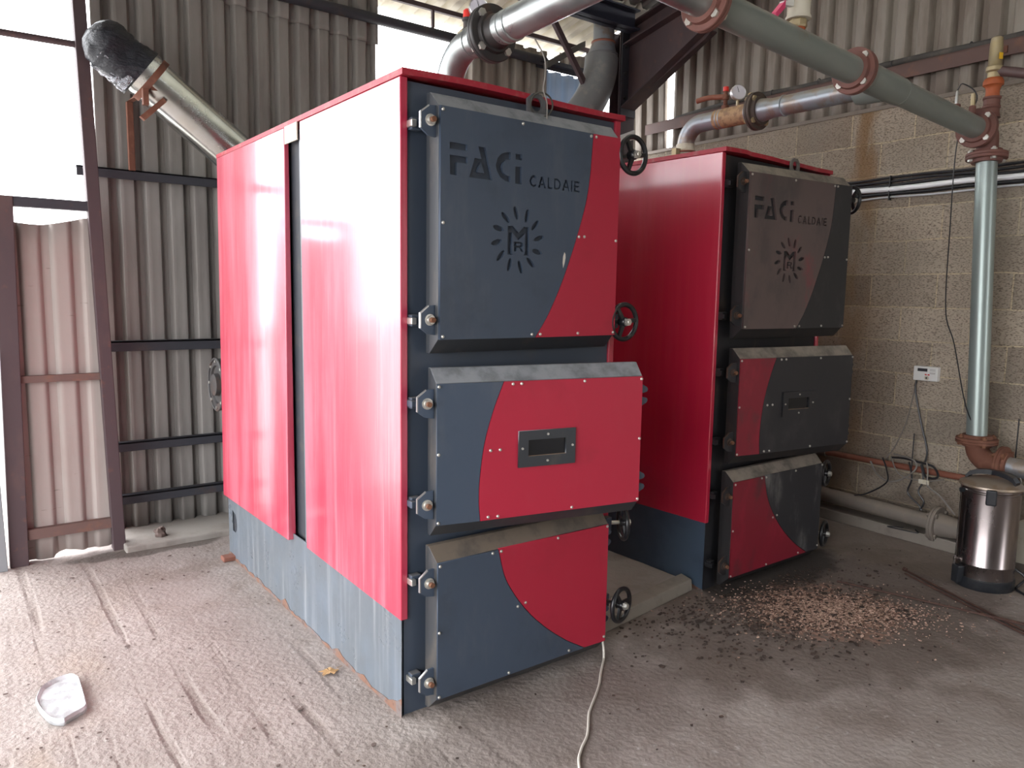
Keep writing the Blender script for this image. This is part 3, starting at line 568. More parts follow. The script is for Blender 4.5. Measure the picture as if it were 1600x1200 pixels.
def make_boiler(loc, rz, label, v):
    dirty = v == 2
    mslate = soot if dirty else slate; mfold = soot_fold if dirty else slate_dusty; mbody = soot_body if dirty else slate_body
    t = thing('boiler', label, 'boiler', loc, rz, 'twin red biomass boilers')
    Wd, D, Hh = 1.062, 2.18, 2.37
    # body
    MB().box(.032, Wd - .032, .04, D - .04, .02, Hh - .05).build('body', recess_m if not dirty else soot_body, t)
    fp = plate2d('front_plate', [[(.018, 0.0), (Wd - .022, 0.0), (Wd - .022, Hh - .028), (.018, Hh - .028)]], .006, mbody, t, .018)
    # plinth skirt: left side with hand hole
    hole = [(D - .115 + .055 * math.cos(a) * (1 if True else 1), .235 + .062 * math.sin(a)) for a in [i * 2 * PI / 16 for i in range(16)]]
    hole = [(D - .08, .176), (D - .135, .176), (D - .158, .195), (D - .165, .225), (D - .158, .262), (D - .140, .288), (D - .08, .30)]
    msk = skirt2_m if dirty else skirt_m
    sk = plate2d('skirt_panel', [[(0.006, .0), (D - .005, .0), (D - .005, .425), (0.006, .425)], hole], .004, msk, t, 0)
    for vv in sk.data.vertices: y0 = vv.co.x; vv.co = (.008 + vv.co.y, y0, vv.co.z)
    MB().box(.012, .030, D - .20, D - .06, .16, .31).build('hole_backing', recess_m, t)
    MB().box(Wd - .012, Wd - .008, .006, D - .005, 0, .425).build('skirt_panel', msk, t)
    MB().box(.02, Wd - .02, D - .008, D - .002, 0, Hh - .05).build('back_plate', slate_body, t)
    # rust line at the foot
    b = MB(); n = 60; top = [(D * i / n, .010 + .05 * abs(noise.noise(Vector((i * .28, v * 5., 0)))) + .025 * max(0, noise.noise(Vector((i * 1.3, 4., 0))))) for i in range(n + 1)]
    if not dirty: top[0] = (0, .075); top[1] = (top[1][0], .05)
    b.prism([(0.0, 0)] + top + [(D, 0)], .0015, .0035, 'x'); b.build('rust_band', band_m, t)
    # side panels
    if not dirty:
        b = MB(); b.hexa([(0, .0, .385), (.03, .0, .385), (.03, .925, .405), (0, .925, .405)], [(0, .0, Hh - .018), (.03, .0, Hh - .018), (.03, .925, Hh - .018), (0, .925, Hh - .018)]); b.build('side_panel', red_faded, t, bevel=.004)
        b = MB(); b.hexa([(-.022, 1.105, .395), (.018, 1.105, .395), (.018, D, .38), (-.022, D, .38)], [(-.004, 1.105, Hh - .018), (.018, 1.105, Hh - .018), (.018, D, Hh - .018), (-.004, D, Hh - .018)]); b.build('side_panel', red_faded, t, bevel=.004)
        b = MB(); b.box(.008, .030, .925, .955, .42, Hh - .05); b.build('edge_trim', skirt_m, t)
        MB().box(-.006, .0, .945, 1.095, 2.275, 2.352).build('clip_plate', cream, t)
    else:
        MB().box(0, .03, 0, D, .385, Hh - .018).build('side_panel', red_side, t, bevel=.004)
    MB().box(Wd - .03, Wd, 0, D, .385, Hh - .018).build('side_panel', red_side, t, bevel=.004)
    # top cover with a slightly bent front lip
    b = MB(); n = 24
    for i in range(n):
        x0, x1 = -.004 + (Wd + .008) * i / n, -.004 + (Wd + .008) * (i + 1) / n
        f = lambda x: .006 * math.sin(x * 5.2) - (.006 if dirty and .2 < x < .6 else 0)
        b.hexa([(x0, -.022, Hh - .018 + f(x0)), (x1, -.022, Hh - .018 + f(x1)), (x1, D + .005, Hh - .018), (x0, D + .005, Hh - .018)], [(x0, -.022, Hh + .004 + f(x0)), (x1, -.022, Hh + .004 + f(x1)), (x1, D + .005, Hh + .002), (x0, D + .005, Hh + .002)])
    b.build('top_cover', red_top, t)
    if dirty:
        MB().box(Wd - .030, Wd - .022, -.02, .0, Hh - .075, Hh - .018).build('lip_end', red_top, t)
    # lifting eye above the door
    ex = .575 if not dirty else .63
    zc = 2.335 if not dirty else 2.345
    sp = [(ex - .045, zc - .07), (ex - .045, zc + .02), (ex - .02, zc + .042), (ex + .02, zc + .042), (ex + .045, zc + .02), (ex + .045, zc - .07)]
    cir = [(ex + .026 * math.cos(a), zc + .002 + .026 * math.sin(a)) for a in [i * 2 * PI / 20 for i in range(20)]]
    plate2d('lifting_eye', [sp, cir], .010, M('dirty_lifting_eye_%d' % v, (.16, .145, .13) if dirty else (.10, .10, .105), .6), t, -.024)
    # doors: name, x0, x1, z0, z1, boundary, angle, left material, right material, hinge heights, catch heights
    angs = {1: (0, 11.3, 0), 2: (6.6, 11.0, 2.0)}[v]
    px, py = .055, -.035
    rl_ = (red_soot, soot) if dirty else (slate, red_door)
    doors = [('U', .097, .957, 1.444, 2.250, UB, angs[0], (2.20, 1.515), (2.20, 1.50), 1),
             ('M', .100, .985, .766, 1.288, MBD, angs[1], (1.215, .842), (1.205, .84), 1),
             ('L', .097, .965, .085, .620, LB, angs[2], (.543, .155), (.545, .19), 0)]
    for nm, x0, x1, z0, z1, bd, an, hz, cz, _ in doors:
        X0, X1 = x0 - px, x1 - px; yf = -.062      # outer face of the pan, local to the hinge
        ch = .052
        b = MB()
        back = [(X0 - .006, z0 - ch), (X1 + .004, z0 - ch), (X1 + .004, z1 + ch), (X0 - .006, z1 + ch)]
        face = [(X0, z0), (X1, z0), (X1, z1), (X0, z1)]
        vs = [(x, .012, z) for x, z in back] + [(x, -.012, z) for x, z in back] + [(x, yf, z) for x, z in face]
        fs = [(3, 2, 1, 0)] + [(i, (i + 1) % 4, 4 + (i + 1) % 4, 4 + i) for i in range(4)] + [(4 + i, 4 + (i + 1) % 4, 8 + (i + 1) % 4, 8 + i) for i in range(4)] + [(8, 9, 10, 11)]
        if nm == 'M':      # opening behind the window
            pass
        mf = mfold if nm != 'L' or dirty else slate_brown
        dr = b.add(vs, fs).build('door', mf, t, bevel=.002); dr.location = (px, py, 0); dr.rotation_euler = (0, 0, -math.radians(an))
        if True: dr['label'] = {'U': 'tall upper door with cut out lettering', 'M': 'middle door with small window, standing ajar', 'L': 'low bottom door'}[nm]
        bd2 = [(x - px, z) for x, z in catmull(bd)]
        yb = yf - .004
        gap = .0012
        left = [(X0 + .001, z0 + .001), (X0 + .001, z1 - .001)] + [(x - gap, z) for x, z in bd2]
        right = [(X1 - .001, z1 - .001)] + [(x + gap, z) for x, z in bd2]
        if nm == 'L': left = [(X0 + .001, z0 + .001), (X0 + .001, z1 - .001)] + [(x - gap, z - gap) for x, z in bd2]; right = [(X1 - .001, z1 - .001)] + [(x + gap, z + gap) for x, z in bd2] + [(X1 - .001, z0 + .001)]
        else: right += [(X1 - .001, z0 + .001)]
        ml, mr = rl_
        if dirty and nm == 'U': ml = upper_soot
        if nm == 'L': mr = soot_ash if dirty else red_door
        hl = [left]; hr = [right]
        if nm == 'U':
            hl += [[(x - px, z) for x, z in GL[k]] for k in GL] + [[(x - px, z) for x, z in q] for q in leafs()]
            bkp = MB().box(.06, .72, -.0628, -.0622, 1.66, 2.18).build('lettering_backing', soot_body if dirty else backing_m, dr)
        if nm == 'M':
            wx0, wx1, wz0, wz1 = .372 - 0, .614, .960, 1.094
            if not dirty: hr.append([(wx0, wz0), (wx1, wz0), (wx1, wz1), (wx0, wz1)])
            else: hr.append([(wx0, wz0), (wx1, wz0), (wx1, wz1), (wx0, wz1)])
        if nm == 'L' and not dirty: pass
        dp = .012 if nm == 'U' else .006
        lab = {1: ('slate blue cover panel', 'red cover panel'), 2: ('soot stained red cover panel', 'black sooty cover panel')}[v]
        pl = plate2d('cover_panel', hl, dp, ml, dr, yf); ys = yf - dp; pl['label'] = lab[0]
        pr_ = plate2d('cover_panel', hr, dp, mr, dr, yf); pr_['label'] = lab[1]
        if nm == 'M':
            a0, a1, c0, c1 = .411, .575, .998, 1.061
            fr = [(wx0 - .002, wz0 - .003), (wx1 + .002, wz0 - .003), (wx1 + .002, wz1 + .003), (wx0 - .002, wz1 + .003)]
            fo = plate2d('window_frame', [fr, [(a0, c0), (a1, c0), (a1, c1), (a0, c1)]], .009, soot if dirty else slate_dusty, dr, yf - .006); fo['label'] = 'dark frame of the inspection window'
            # rebated glass
            b = MB(); b.box(a0 - .004, a1 + .004, yf - .006, yf - .004, c0 - .004, c1 + .004); b.build('window_glass', glass_d, dr)
            b = MB(); b.box(a0 - .003, a1 + .003, yf - .0145, yf - .006, c0 - .004, c0 + .001); b.build('window_sill', M('rusty_window_sill_%d' % v, (.30, .20, .13), .7), dr)
            for sx_, sz_ in ((.493, 1.080), (.493, .977), (.385, 1.03), (.602, 1.03)): MB().lathe([(.005, 0), (.0045, -.004)], (sx_, yf - .0152, sz_), 10, (0, 1, 0)).build('screw', bolt_m, dr, True)
        scr = {'U': [(.106, 2.236), (.108, 1.854), (.109, 1.456), (.452, 2.236), (.793, 2.236), (.82, 2.236), (.741, 1.84), (.77, 1.842), (.512, 1.456), (.553, 1.456), (.748, 1.456), (.945, 1.835), (.945, 1.456)],
               'M': [(.108, 1.277), (.107, 1.03), (.107, .776), (.40, 1.277), (.436, 1.277), (.71, 1.277), (.312, 1.031), (.351, 1.031), (.305, .777), (.345, .776), (.666, .776), (.977, 1.031), (.977, .778), (.977, 1.276)],
               'L': [(.107, .607), (.105, .35), (.105, .096), (.344, .611), (.385, .611), (.675, .611), (.471, .365), (.51, .372), (.431, .096), (.751, .10), (.955, .108), (.955, .611)]}[nm]
        sm = bpy.data.meshes.get('screw_mesh')
        for sx_, sz_ in scr:
            if sm is None:
                o = MB().lathe([(.0062, 0), (.006, .003), (.0035, .0055)], (0, 0, 0), 12, (0, -1, 0)).build('screw', bolt_m, dr, True); sm = o.data; sm.name = 'screw_mesh'
            else:
                o = bpy.data.objects.new('screw', sm); COL.objects.link(o); o.parent = dr
            o.location = (sx_ - px, ys - .0002, sz_)
        if nm == 'U' and not dirty: MB().prism([(a_ - .094, b_ - .03) for a_, b_ in [(.702, 1.745), (.709, 1.765), (.713, 1.785), (.712, 1.800), (.707, 1.806), (.701, 1.79), (.699, 1.765)]], ys - .0008, ys - .0001, 'y').build('paint_chip', whitec, dr)
        # hinges
        for z in hz:
            hx = X0 - .012 + (.0 if nm != 'M' else -.004)
            pts = [(hx + .012, z + .052), (hx - .016, z + .050), (hx - .050, z + .024), (hx - .050, z - .030), (hx - .022, z - .050), (hx + .012, z - .055)]
            MB().prism(pts[::-1], -.046, -.038, 'y').build('hinge_plate', mslate, dr)
            MB().prism([(p[0] - .0015, p[1] + .0015) for p in pts[1:4]] + [(pts[3][0] + .003, pts[3][1]), (pts[2][0] + .003, pts[2][1] - .001), (pts[1][0], pts[1][1] - .003)], -.0465, -.0375, 'y').build('plate_edge', zincedge if not dirty else bolt_grime, dr)
            b = MB(); b.lathe([(.0205, 0), (.0205, .004), (.015, .0045), (.015, .014), (.0145, .016)], (hx - .012, -.046, z), 20, (0, -1, 0)); b.build('hinge_bolt', bolt_m if not dirty else bolt_grime, dr, True)
            MB().lathe([(.0095, 0), (.0095, .022)], (hx - .012, -.052, z), 12, (0, -1, 0)).build('hinge_bolt_end', bolt_rust, dr, True)
            # lug on the body
            lg_ = MB().box(.026, .046, -.036, .012, z - .018, z + .006).build('hinge_lug', bolt_m if (not dirty and nm != 'M') else mbody, t, bevel=.003)
            MB().box(.034, .075, -.020, .012, z - .026, z + .016).build('hinge_bracket', mbody, t, bevel=.004)
        # catch forks on the free edge
        for z in cz:
            fx = X1 - .004
            for s_ in (1, -1):
                c = [(fx, .052), (fx + .022, .047), (fx + .050, .032), (fx + .055, .022), (fx + .050, .013), (fx + .030, .008), (fx, .011)]
                c = [(a, z + s_ * bb) for a, bb in c]
                MB().prism(c if s_ < 0 else c[::-1], -.034, -.022, 'y').build('catch_fork', mslate, dr)
    # swing bolts with handwheels
    if not dirty: wl_ = [((1.035, -.105, 2.192), (0, -1, 0)), ((1.018, -.100, 1.499), (0, -1, 0)), ((1.045, -.08, 1.205), (1, -.35, 0)), ((1.045, -.08, .84), (1, -.35, 0)), ((1.110, -.045, .588), (1, -.55, 0)), ((1.060, -.100, .228), (.25, -1, 0))]
    else: wl_ = [((1.10, -.13, 2.19), (1, -.5, 0)), ((1.11, -.05, 1.5), (1, -.3, 0)), ((1.11, -.05, 1.205), (1, -.3, 0)), ((1.11, -.05, .84), (1, -.3, 0)), ((1.070, -.10, .535), (.2, -1, 0)), ((1.095, -.10, .145), (.25, -1, 0))]
    for p, ax in wl_:
        hand_wheel(t, p, ax)
        z = p[2]; MB().box(1.020, 1.055, -.03, .012, z - .030, z + .030).build('bolt_lug', mbody, t, bevel=.003)
        b = MB(); e = Vector(p) - Vector(ax).normalized() * .085; b.cyl((1.038, -.015, z), e, .009, 10); b.build('swing_bolt', bolt_m, t, True)
    return t
b1 = make_boiler((0, 0, 0), 0, 'nearer red boiler with clean slate blue doors and glaring left side', 1)
b2 = make_boiler((1.945, .1534, 0), .0439, 'further red boiler with soot blackened doors beside the block wall', 2)
# rear fan of the nearer boiler
fn = MB(); fn.lathe([(.10, -.16), (.10, -.03), (.160, -.03), (.160, .012), (.118, .014), (.112, .002), (.07, .002), (.066, .03), (.02, .034)], (0.012, 2.335, 1.03), 36, (-1, 0, 0))
f0 = fn.build('fan_flange', flange_dark, b1, True)
for k in range(8): MB().lathe([(.009, 0), (.009, .008)], (0.0, 2.335 + .142 * math.cos(k * PI / 4), 1.03 + .142 * math.sin(k * PI / 4)), 6, (-1, 0, 0)).build('bolt', bolt_m, f0)
MB().torus((-.002, 2.335, 1.03), .157, .008, (1, 0, 0), 36, 8).build('rim', flange_dark, f0, True)
b = MB(); b.lathe([(.11, 0), (.13, .06), (.10, .15), (.06, .20)], (.16, 2.335, 1.03), 24, (1, 0, 0)); b.box(.10, .50, 2.17, 2.26, .93, 1.13); b.build('fan_body', flange_dark, b1, True)

# ---------------------------------------------------------------- flues
A, B = Vector((.76, 2.59, 2.068)), Vector((-.336, 2.59, 2.887))
t = thing('flue_duct', 'bright silver flue duct slanting up behind the nearer boiler', 'duct', A)
Rd = .133
dv = (B - A).normalized()
MB().tube([Vector((0, -.40, -.09)), Vector((0, -.15, -.09)), Vector((.01, -.04, -.06)), Vector((-.03, 0, .0)), B - A], Rd, 40).build('duct', duct_m, t, True)
for s_ in (.05, .62, 1.30): MB().tube([dv * (s_ - .012), dv * (s_ + .012)], Rd + .004, 40).build('seam', duct_m, t, True)
bagm = MB(); vs = []; seg = 48; prof = []
side = Vector((0, 1, 0)); upv = dv.cross(side) * -1
LN = 26
for j in range(LN + 1):
    s_ = j / LN; L = -.02 + s_ * .35; r0 = Rd + .012
    rr = r0 * (1 - .06 * s_) if s_ < .55 else r0 * .967 * math.sqrt(max(0, 1 - ((s_ - .55) / .45) ** 2)) + .002
    for k in range(seg):
        a = 2 * PI * k / seg; d = upv * math.cos(a) + side * math.sin(a)
        p = dv * L + d * rr; nn = noise.noise(Vector((math.cos(a) * 1.2, math.sin(a) * 1.2, L * 5))) * .030 + abs(noise.noise(Vector((math.cos(a) * 2.5, math.sin(a) * 2.5, L * 26 + 4)))) * .016
        p += d * nn * min(1, rr / .06) + Vector((0, 0, -.03 * s_ * s_))
        vs.append(p)
fs = [(j * seg + k, j * seg + (k + 1) % seg, (j + 1) * seg + (k + 1) % seg, (j + 1) * seg + k) for j in range(LN) for k in range(seg)] + [tuple(range(LN * seg, LN * seg + seg))]
o = bagm.add(vs, fs).build('plastic_bag', bag, None, True); o.location = B - dv * .03
tag(o, 'crumpled black plastic bag wrapped over the end of the silver flue', 'bag')
wrap = MB(); vs = []
for j in range(13):
    L = -.01 + j / 12 * .20
    for k in range(17):
        a = PI * .72 + (k / 16) * PI * .42; d = upv * math.cos(a) + side * -math.sin(a)
        vs.append(dv * L + d * (Rd + .024 + .014 * noise.noise(Vector((k * .9, j * .9, 1)))))
wrap.add(vs, [(j * 17 + k, j * 17 + k + 1, (j + 1) * 17 + k + 1, (j + 1) * 17 + k) for j in range(12) for k in range(16)])
w_ = wrap.build('foil_underside', bagclear, o, True); w_['label'] = 'shiny crinkled foil under the bag'
md = w_.modifiers.new('s', 'SOLIDIFY'); md.thickness = .003
br = thing('flue_bracket', 'rusty steel bracket holding the silver flue on the wall rail', 'bracket', (0, 0, 0))
MB().box(-.335, -.300, 2.86, 2.90, 2.33, 2.74).build('upright', rust, br, bevel=.002)
MB().hexa([(-.335, 2.86, 2.74), (-.30, 2.86, 2.74), (-.30, 2.895, 2.74), (-.335, 2.895, 2.74)], [(-.275, 2.47, 2.74), (-.24, 2.47, 2.74), (-.24, 2.47, 2.775), (-.275, 2.47, 2.775)]).build('arm', rust, br)
MB().hexa([(-.345, 2.44, 2.58), (-.32, 2.44, 2.56), (-.32, 2.475, 2.56), (-.345, 2.475, 2.58)], [(-.22, 2.44, 2.70), (-.20, 2.44, 2.68), (-.20, 2.475, 2.68), (-.22, 2.475, 2.70)]).build('arm', rust, br)
cp = B - dv * .11
MB().tube([cp - dv * .018, cp + dv * .018], Rd + .009, 40).build('clamp_band', rust, br, True)
MB().box(cp.x - .075, cp.x - .045, 2.45, 2.49, cp.z - .17, cp.z - .08).build('clamp_tab', rust, br)
# grey flue at the back corner
fl2 = thing('flue_elbow', 'dull grey flue elbow rising into the roof beside the corner column', 'duct', (3.0, 2.5, 2.6))
pth = [(-.30, .05, .10), (-.10, .02, .32), (.06, 0, .52), (.16, -.02, .68), (.215, -.03, .84), (.235, -.03, .98)]
MB().tube(smooth_path(pth, 4), .14, 32, True, None).build('elbow', duct_grey, fl2, True)
MB().tube([(.235, -.03, .96), (.245, -.03, 1.07), (.25, -.03, 1.12), (.255, -.03, 1.6)], .085, 28, True, [.135, .10, .088, .088]).build('stack', galv_dusty, fl2, True)
MB().torus((.238, -.03, 1.0), .125, .008, (0, 0, 1), 28, 8).build('seam_ring', duct_grey, fl2, True)
MB().torus((.247, -.03, 1.10), .09, .012, (0, 0, 1), 28, 8).build('clamp_band', copper, fl2, True)
MB().tube([(-.30, .05, .10), (-.42, .03, -.1), (-.45, -.1, -.35)], .14, 28).build('lower_duct', duct_grey, fl2, True)

# ---------------------------------------------------------------- pipework
def flange(parent, c, ax, mat, R=.11, th=.018, nb=4, bolts=None, off=0., bl=.020):
    a = Vector(ax).normalized(); c = Vector(c)
    b = MB(); b.lathe([(R - .003, -th), (R, -th + .003), (R, -.002), (R - .004, -.0005), (R - .004, .0005), (R, .002), (R, th - .003), (R - .003, th)], c, 40, ax)
    b.lathe([(.078, -th - .018), (.082, -th)], c, 32, ax); b.lathe([(.082, th), (.078, th + .018)], c, 32, ax)
    f = b.build('flange', mat, parent, True)
    q = Vector((0, 0, 1)) if abs(a.z) < .8 else Vector((1, 0, 0)); e = (q - a * q.dot(a)).normalized(); g = a.cross(e)
    for k in range(nb):
        t = off + 2 * PI * k / nb; p = c + (e * math.cos(t) + g * math.sin(t)) * (R - .022)
        b = MB(); b.lathe([(.0165, -th - .012), (.0165, -th + .001), (.0085, -th + .002), (.0085, th - .002), (.0165, th - .001), (.0165, th + .012), (.009, th + .0125), (.009, th + bl)], p, 6, ax)
        b.build('bolt', bolts or bolt_m, f)
    return f
def ring(parent, c, ax, r, mat, w=.006, h=.004):
    return MB().lathe([(r, -w), (r + h, -w * .5), (r + h, w * .5), (r, w)], c, 32, ax).build('weld_seam', mat, parent, True)
# nearer boiler's flow pipe
p1 = thing('flow_pipe', 'bright steel flow pipe rising from the top of the nearer boiler', 'pipe', (.54, .55, 2.37))
r1 = .060; zf = .285
MB().tube([(0, 0, -.01), (0, 0, zf - .17)] + arc((0, -.17, zf - .17), (0, 1, 0), (0, 0, 1), .17, 0, PI / 2, 12)[1:] + [(0, -.25, zf)], r1, 36).build('elbow', galv, p1, True)
MB().tube([(0, -.25, zf), (0, -.30, zf)], r1 + .001, 36).build('nipple', galv_dusty, p1, True)
flange(p1, (0, -.325, zf), (0, 1, 0), flange_dark, .112, .018, 4, bolt_m, .785)
MB().tube([(0, -.345, zf), (0, -.40, zf)], .068, 36, True, [.072, r1]).build('hub', flange_dark, p1, True)
MB().tube([(0, -.36, zf), (0, -.99, zf + .015)], r1 + .001, 36).build('straight_pipe', galv, p1, True)
ring(p1, (0, -.43, zf), (0, 1, 0), r1, galv); ring(p1, (0, -.475, zf), (0, 1, 0), r1, galv); ring(p1, (0, -.19, zf), (0, 1, 0), r1, galv); ring(p1, (0, -.235, zf), (0, 1, 0), r1, galv)
MB().tube([(0, -.465, zf - .0), (0, -.47, zf - .0)], .064, 36).build('collar', galv, p1, True)
def gauge(name, label, loc, ax, R=.038, grp='round pressure gauges on the flow pipes', h=.08):
    g_ = thing(name, label, 'gauge', loc, 0, grp)
    MB().cyl((0, 0, -h), (0, 0, -R + .004), .009, 12).build('stem', brass, g_, True)
    MB().lathe([(R, -.012), (R, .010), (R - .003, .013), (R - .005, .010)], (0, 0, 0), 32, ax).build('case', zincedge, g_, True)
    a = Vector(ax).normalized()
    MB().lathe([(R - .004, 0), (R - .004, .0105)], (0, 0, 0), 32, ax).build('dial', dial, g_, True)
    e = Vector((0, 0, 1)); q = a.cross(e)
    MB().hexa([a * .0108 - q * .0015, a * .0108 + q * .0015, a * .012 + q * .0015, a * .012 - q * .0015], [a * .0108 + e * R * .7 + q * R * .25, a * .0108 + e * R * .7 + q * R * .27, a * .012 + e * R * .7 + q * R * .27, a * .012 + e * R * .7 + q * R * .25]).build('needle', ink, g_)
    return g_
gauge('pressure_gauge', 'pressure gauge on the nearer boiler flow pipe above the dark flange', (.515, .285, 2.765), (-.5, -1, .1), .040, None, .055)
v1 = thing('air_vent', 'red capped valve on the nearer boiler flow pipe', 'valve', (.535, .40, 2.695))
MB().lathe([(.022, 0), (.022, .03), (.017, .035), (.017, .06), (.022, .065), (.022, .075)], (0, 0, -.01), 18).build('body', flange_dark, v1, True)
MB().lathe([(.019, .075), (.017, .105), (.010, .112)], (0, 0, -.01), 16).build('red_cap', redplastic, v1, True)
MB().cyl((0, .02, .02), (0, .06, .015), .012, 12).build('side_outlet', brass, v1, True)
# further boiler's flow pipe
p2 = thing('flow_pipe', 'dusty blue grey flow pipe from the further boiler to the header', 'pipe', (2.40, .80, 2.37))
r2 = .052; zf = .272; C2 = (0, 0, 0)
MB().tube([(0, 0, -.01), (0, 0, zf - .12)] + arc((0, -.12, zf - .12), (0, 1, 0), (0, 0, 1), .12, 0, PI / 2, 12)[1:] + [(0, -.23, zf)], r2, 32).build('elbow', galv_dusty, p2, True)
MB().tube([(0, -.23, zf), (0, -.30, zf), (0, -.48, zf)], r2 + .003, 32).build('nipple', M('rusty_threaded_nipple', (.42, .27, .15), .7, .2, layers=[((.20, .12, .08), 30, .45, .6, (1, 1, 1), .7)]), p2, True)
ring(p2, (0, -.255, zf), (0, 1, 0), r2, galv_dusty); ring(p2, (0, -.275, zf), (0, 1, 0), r2, galv_dusty); ring(p2, (0, -.455, zf), (0, 1, 0), r2 + .002, galv_dusty)
flange(p2, (0, -.505, zf), (0, 1, 0), M('brown_flange', (.085, .062, .052), .6, .2), .103, .017, 4, brass, .785)
MB().tube([(0, -.52, zf), (0, -.61, zf)], .06, 32, True, [.066, r2]).build('hub', galv_dusty, p2, True)
MB().tube([(0, -.58, zf), (0, -1.22, zf)], r2, 32).build('straight_pipe', galv_dusty, p2, True)
ring(p2, (0, -.68, zf), (0, 1, 0), r2, galv_dusty, .007, .005); ring(p2, (0, -1.12, zf), (0, 1, 0), r2, galv_dusty, .007, .005)
MB().lathe([(.066, 0), (.066, .02), (.060, .025), (.060, .055), (.056, .06), (.056, .085)], (0, 0, .078), 30).build('flexible_coupling', cream, p2, True)
MB().torus((0, 0, .115), .064, .006, (0, 0, 1), 30, 8).build('clamp_band', copper, p2, True)
MB().box(-.10, -.06, -.015, .02, .09, .13).build('clamp_screw', brass, p2)
MB().lathe([(.12, 0), (.12, .012)], (.04, -.02, .078), 30).build('base_disc', duct_grey, p2, True)
gauge('pressure_gauge', 'pressure gauge with dusty dial on the further boiler flow pipe', (2.39, .42, 2.765), (-.55, -1, .1), .044, None, .075)
v2 = thing('air_vent', 'red capped valve with rusty lever on the further boiler flow pipe', 'valve', (2.395, .51, 2.68))
MB().lathe([(.022, 0), (.022, .04), (.012, .045), (.012, .07), (.020, .075), (.020, .095), (.012, .10), (.012, .12)], (0, 0, -.01), 16).build('body', rust, v2, True)
MB().lathe([(.016, .12), (.016, .145)], (0, 0, -.01), 16).build('red_cap', redplastic, v2, True)
MB().tube(smooth_path([(0, 0, .08), (-.04, .09, .085), (-.06, .16, .075)], 4), .015, 12).build('lever', copper, v2, True)
v3 = thing('test_cock', 'small dusty brass cock beside the brown flange of the further boiler pipe', 'valve', (2.40, .335, 2.69))
MB().lathe([(.014, 0), (.014, .03), (.020, .035), (.020, .055), (.012, .06)], (0, 0, 0), 12).build('body', brass, v3, True)
MB().cyl((0, .01, .045), (0, -.04, .045), .009, 10).build('spout', brass, v3, True)
# header
HA, HB = Vector((.42, -.505, 2.705)), Vector((3.50, -.402, 2.590))
hd = thing('header_pipe', 'long green grey header pipe overhead with red oxide flanges', 'pipe', HA)
hv = (HB - HA); hl_ = hv.length; hu = hv.normalized()
HP = lambda x: hu * ((x - HA.x) / hu.x)
MB().tube([HP(.42), HP(.97)], .060, 36).build('pipe_end', galv, hd, True)
flange(hd, HP(1.00), (1, .03, 0), flange_red, .104, .018, 4, bolt_m, .785)
MB().tube([HP(1.0), HP(3.50)], .060, 40).build('main_pipe', galv_dull, hd, True)
flange(hd, HP(2.09), (1, .03, 0), flange_red, .102, .018, 4, bolt_m, .785)
ring(hd, HP(2.22), (1, .03, 0), .060, cream, .004, .003); ring(hd, HP(2.52), (1, .03, 0), .060, galv_dull, .012, .005)
flange(hd, HP(3.49), (1, .03, 0), flange_red, .108, .018, 4, bolt_m, .785)
tp = HP(2.40)
MB().tube([tp + Vector((0, .02, -.002)), tp + Vector((0, .12, -.004)), tp + Vector((0, .15, -.005))], .062, 32, True, [.066, .060, .054]).build('branch_stub', galv_dull, hd, True)
MB().tube([HP(2.20), HP(2.23), HP(2.50), HP(2.53)], .066, 36, True, [.0605, .066, .066, .0605]).build('tee_body', galv_dull, hd, True)
foil = MB(); vs = []; seg = 28
tq = HP(.54)
for j in range(15):
    L = .03 + j / 14 * .15
    for k in range(seg):
        a = 2 * PI * k / seg; rr = .067 + .014 * noise.noise(Vector((math.cos(a) * 3, math.sin(a) * 3, L * 40)))
        vs.append(tq + Vector((rr * math.cos(a), L, rr * math.sin(a))))
foil.add(vs, [(j * seg + k, j * seg + (k + 1) % seg, (j + 1) * seg + (k + 1) % seg, (j + 1) * seg + k) for j in range(14) for k in range(seg)]).build('foil_wrap', bagclear, hd, True)
# valve hanging on the header
v4 = thing('ball_valve', 'white ball valve with pink lever sleeve on top of the header', 'valve', (1.60, -.47, 2.70))
MB().lathe([(.030, 0), (.030, .022), (.024, .026)], (0, 0, 0), 18).build('brass_nut', orange, v4, True)
MB().lathe([(.034, .022), (.037, .03), (.037, .05), (.030, .058)], (0, 0, 0), 8).build('hex_nut', brass, v4)
MB().lathe([(.050, .055), (.052, .062), (.046, .075), (.046, .15), (.052, .16)], (0, 0, 0), 24).build('body', cream, v4, True)
MB().hexa([(-.05, -.01, .095), (-.05, .01, .095), (-.05, .01, .12), (-.05, -.01, .12)], [(-.12, -.01, .085), (-.12, .01, .085), (-.12, .01, .10), (-.12, -.01, .10)]).build('lever', white, v4)
MB().hexa([(-.11, -.012, .075), (-.11, .012, .075), (-.11, .012, .105), (-.11, -.012, .105)], [(-.17, -.012, .02), (-.17, .012, .02), (-.17, .012, .045), (-.17, -.012, .045)]).build('lever_sleeve', pink, v4)
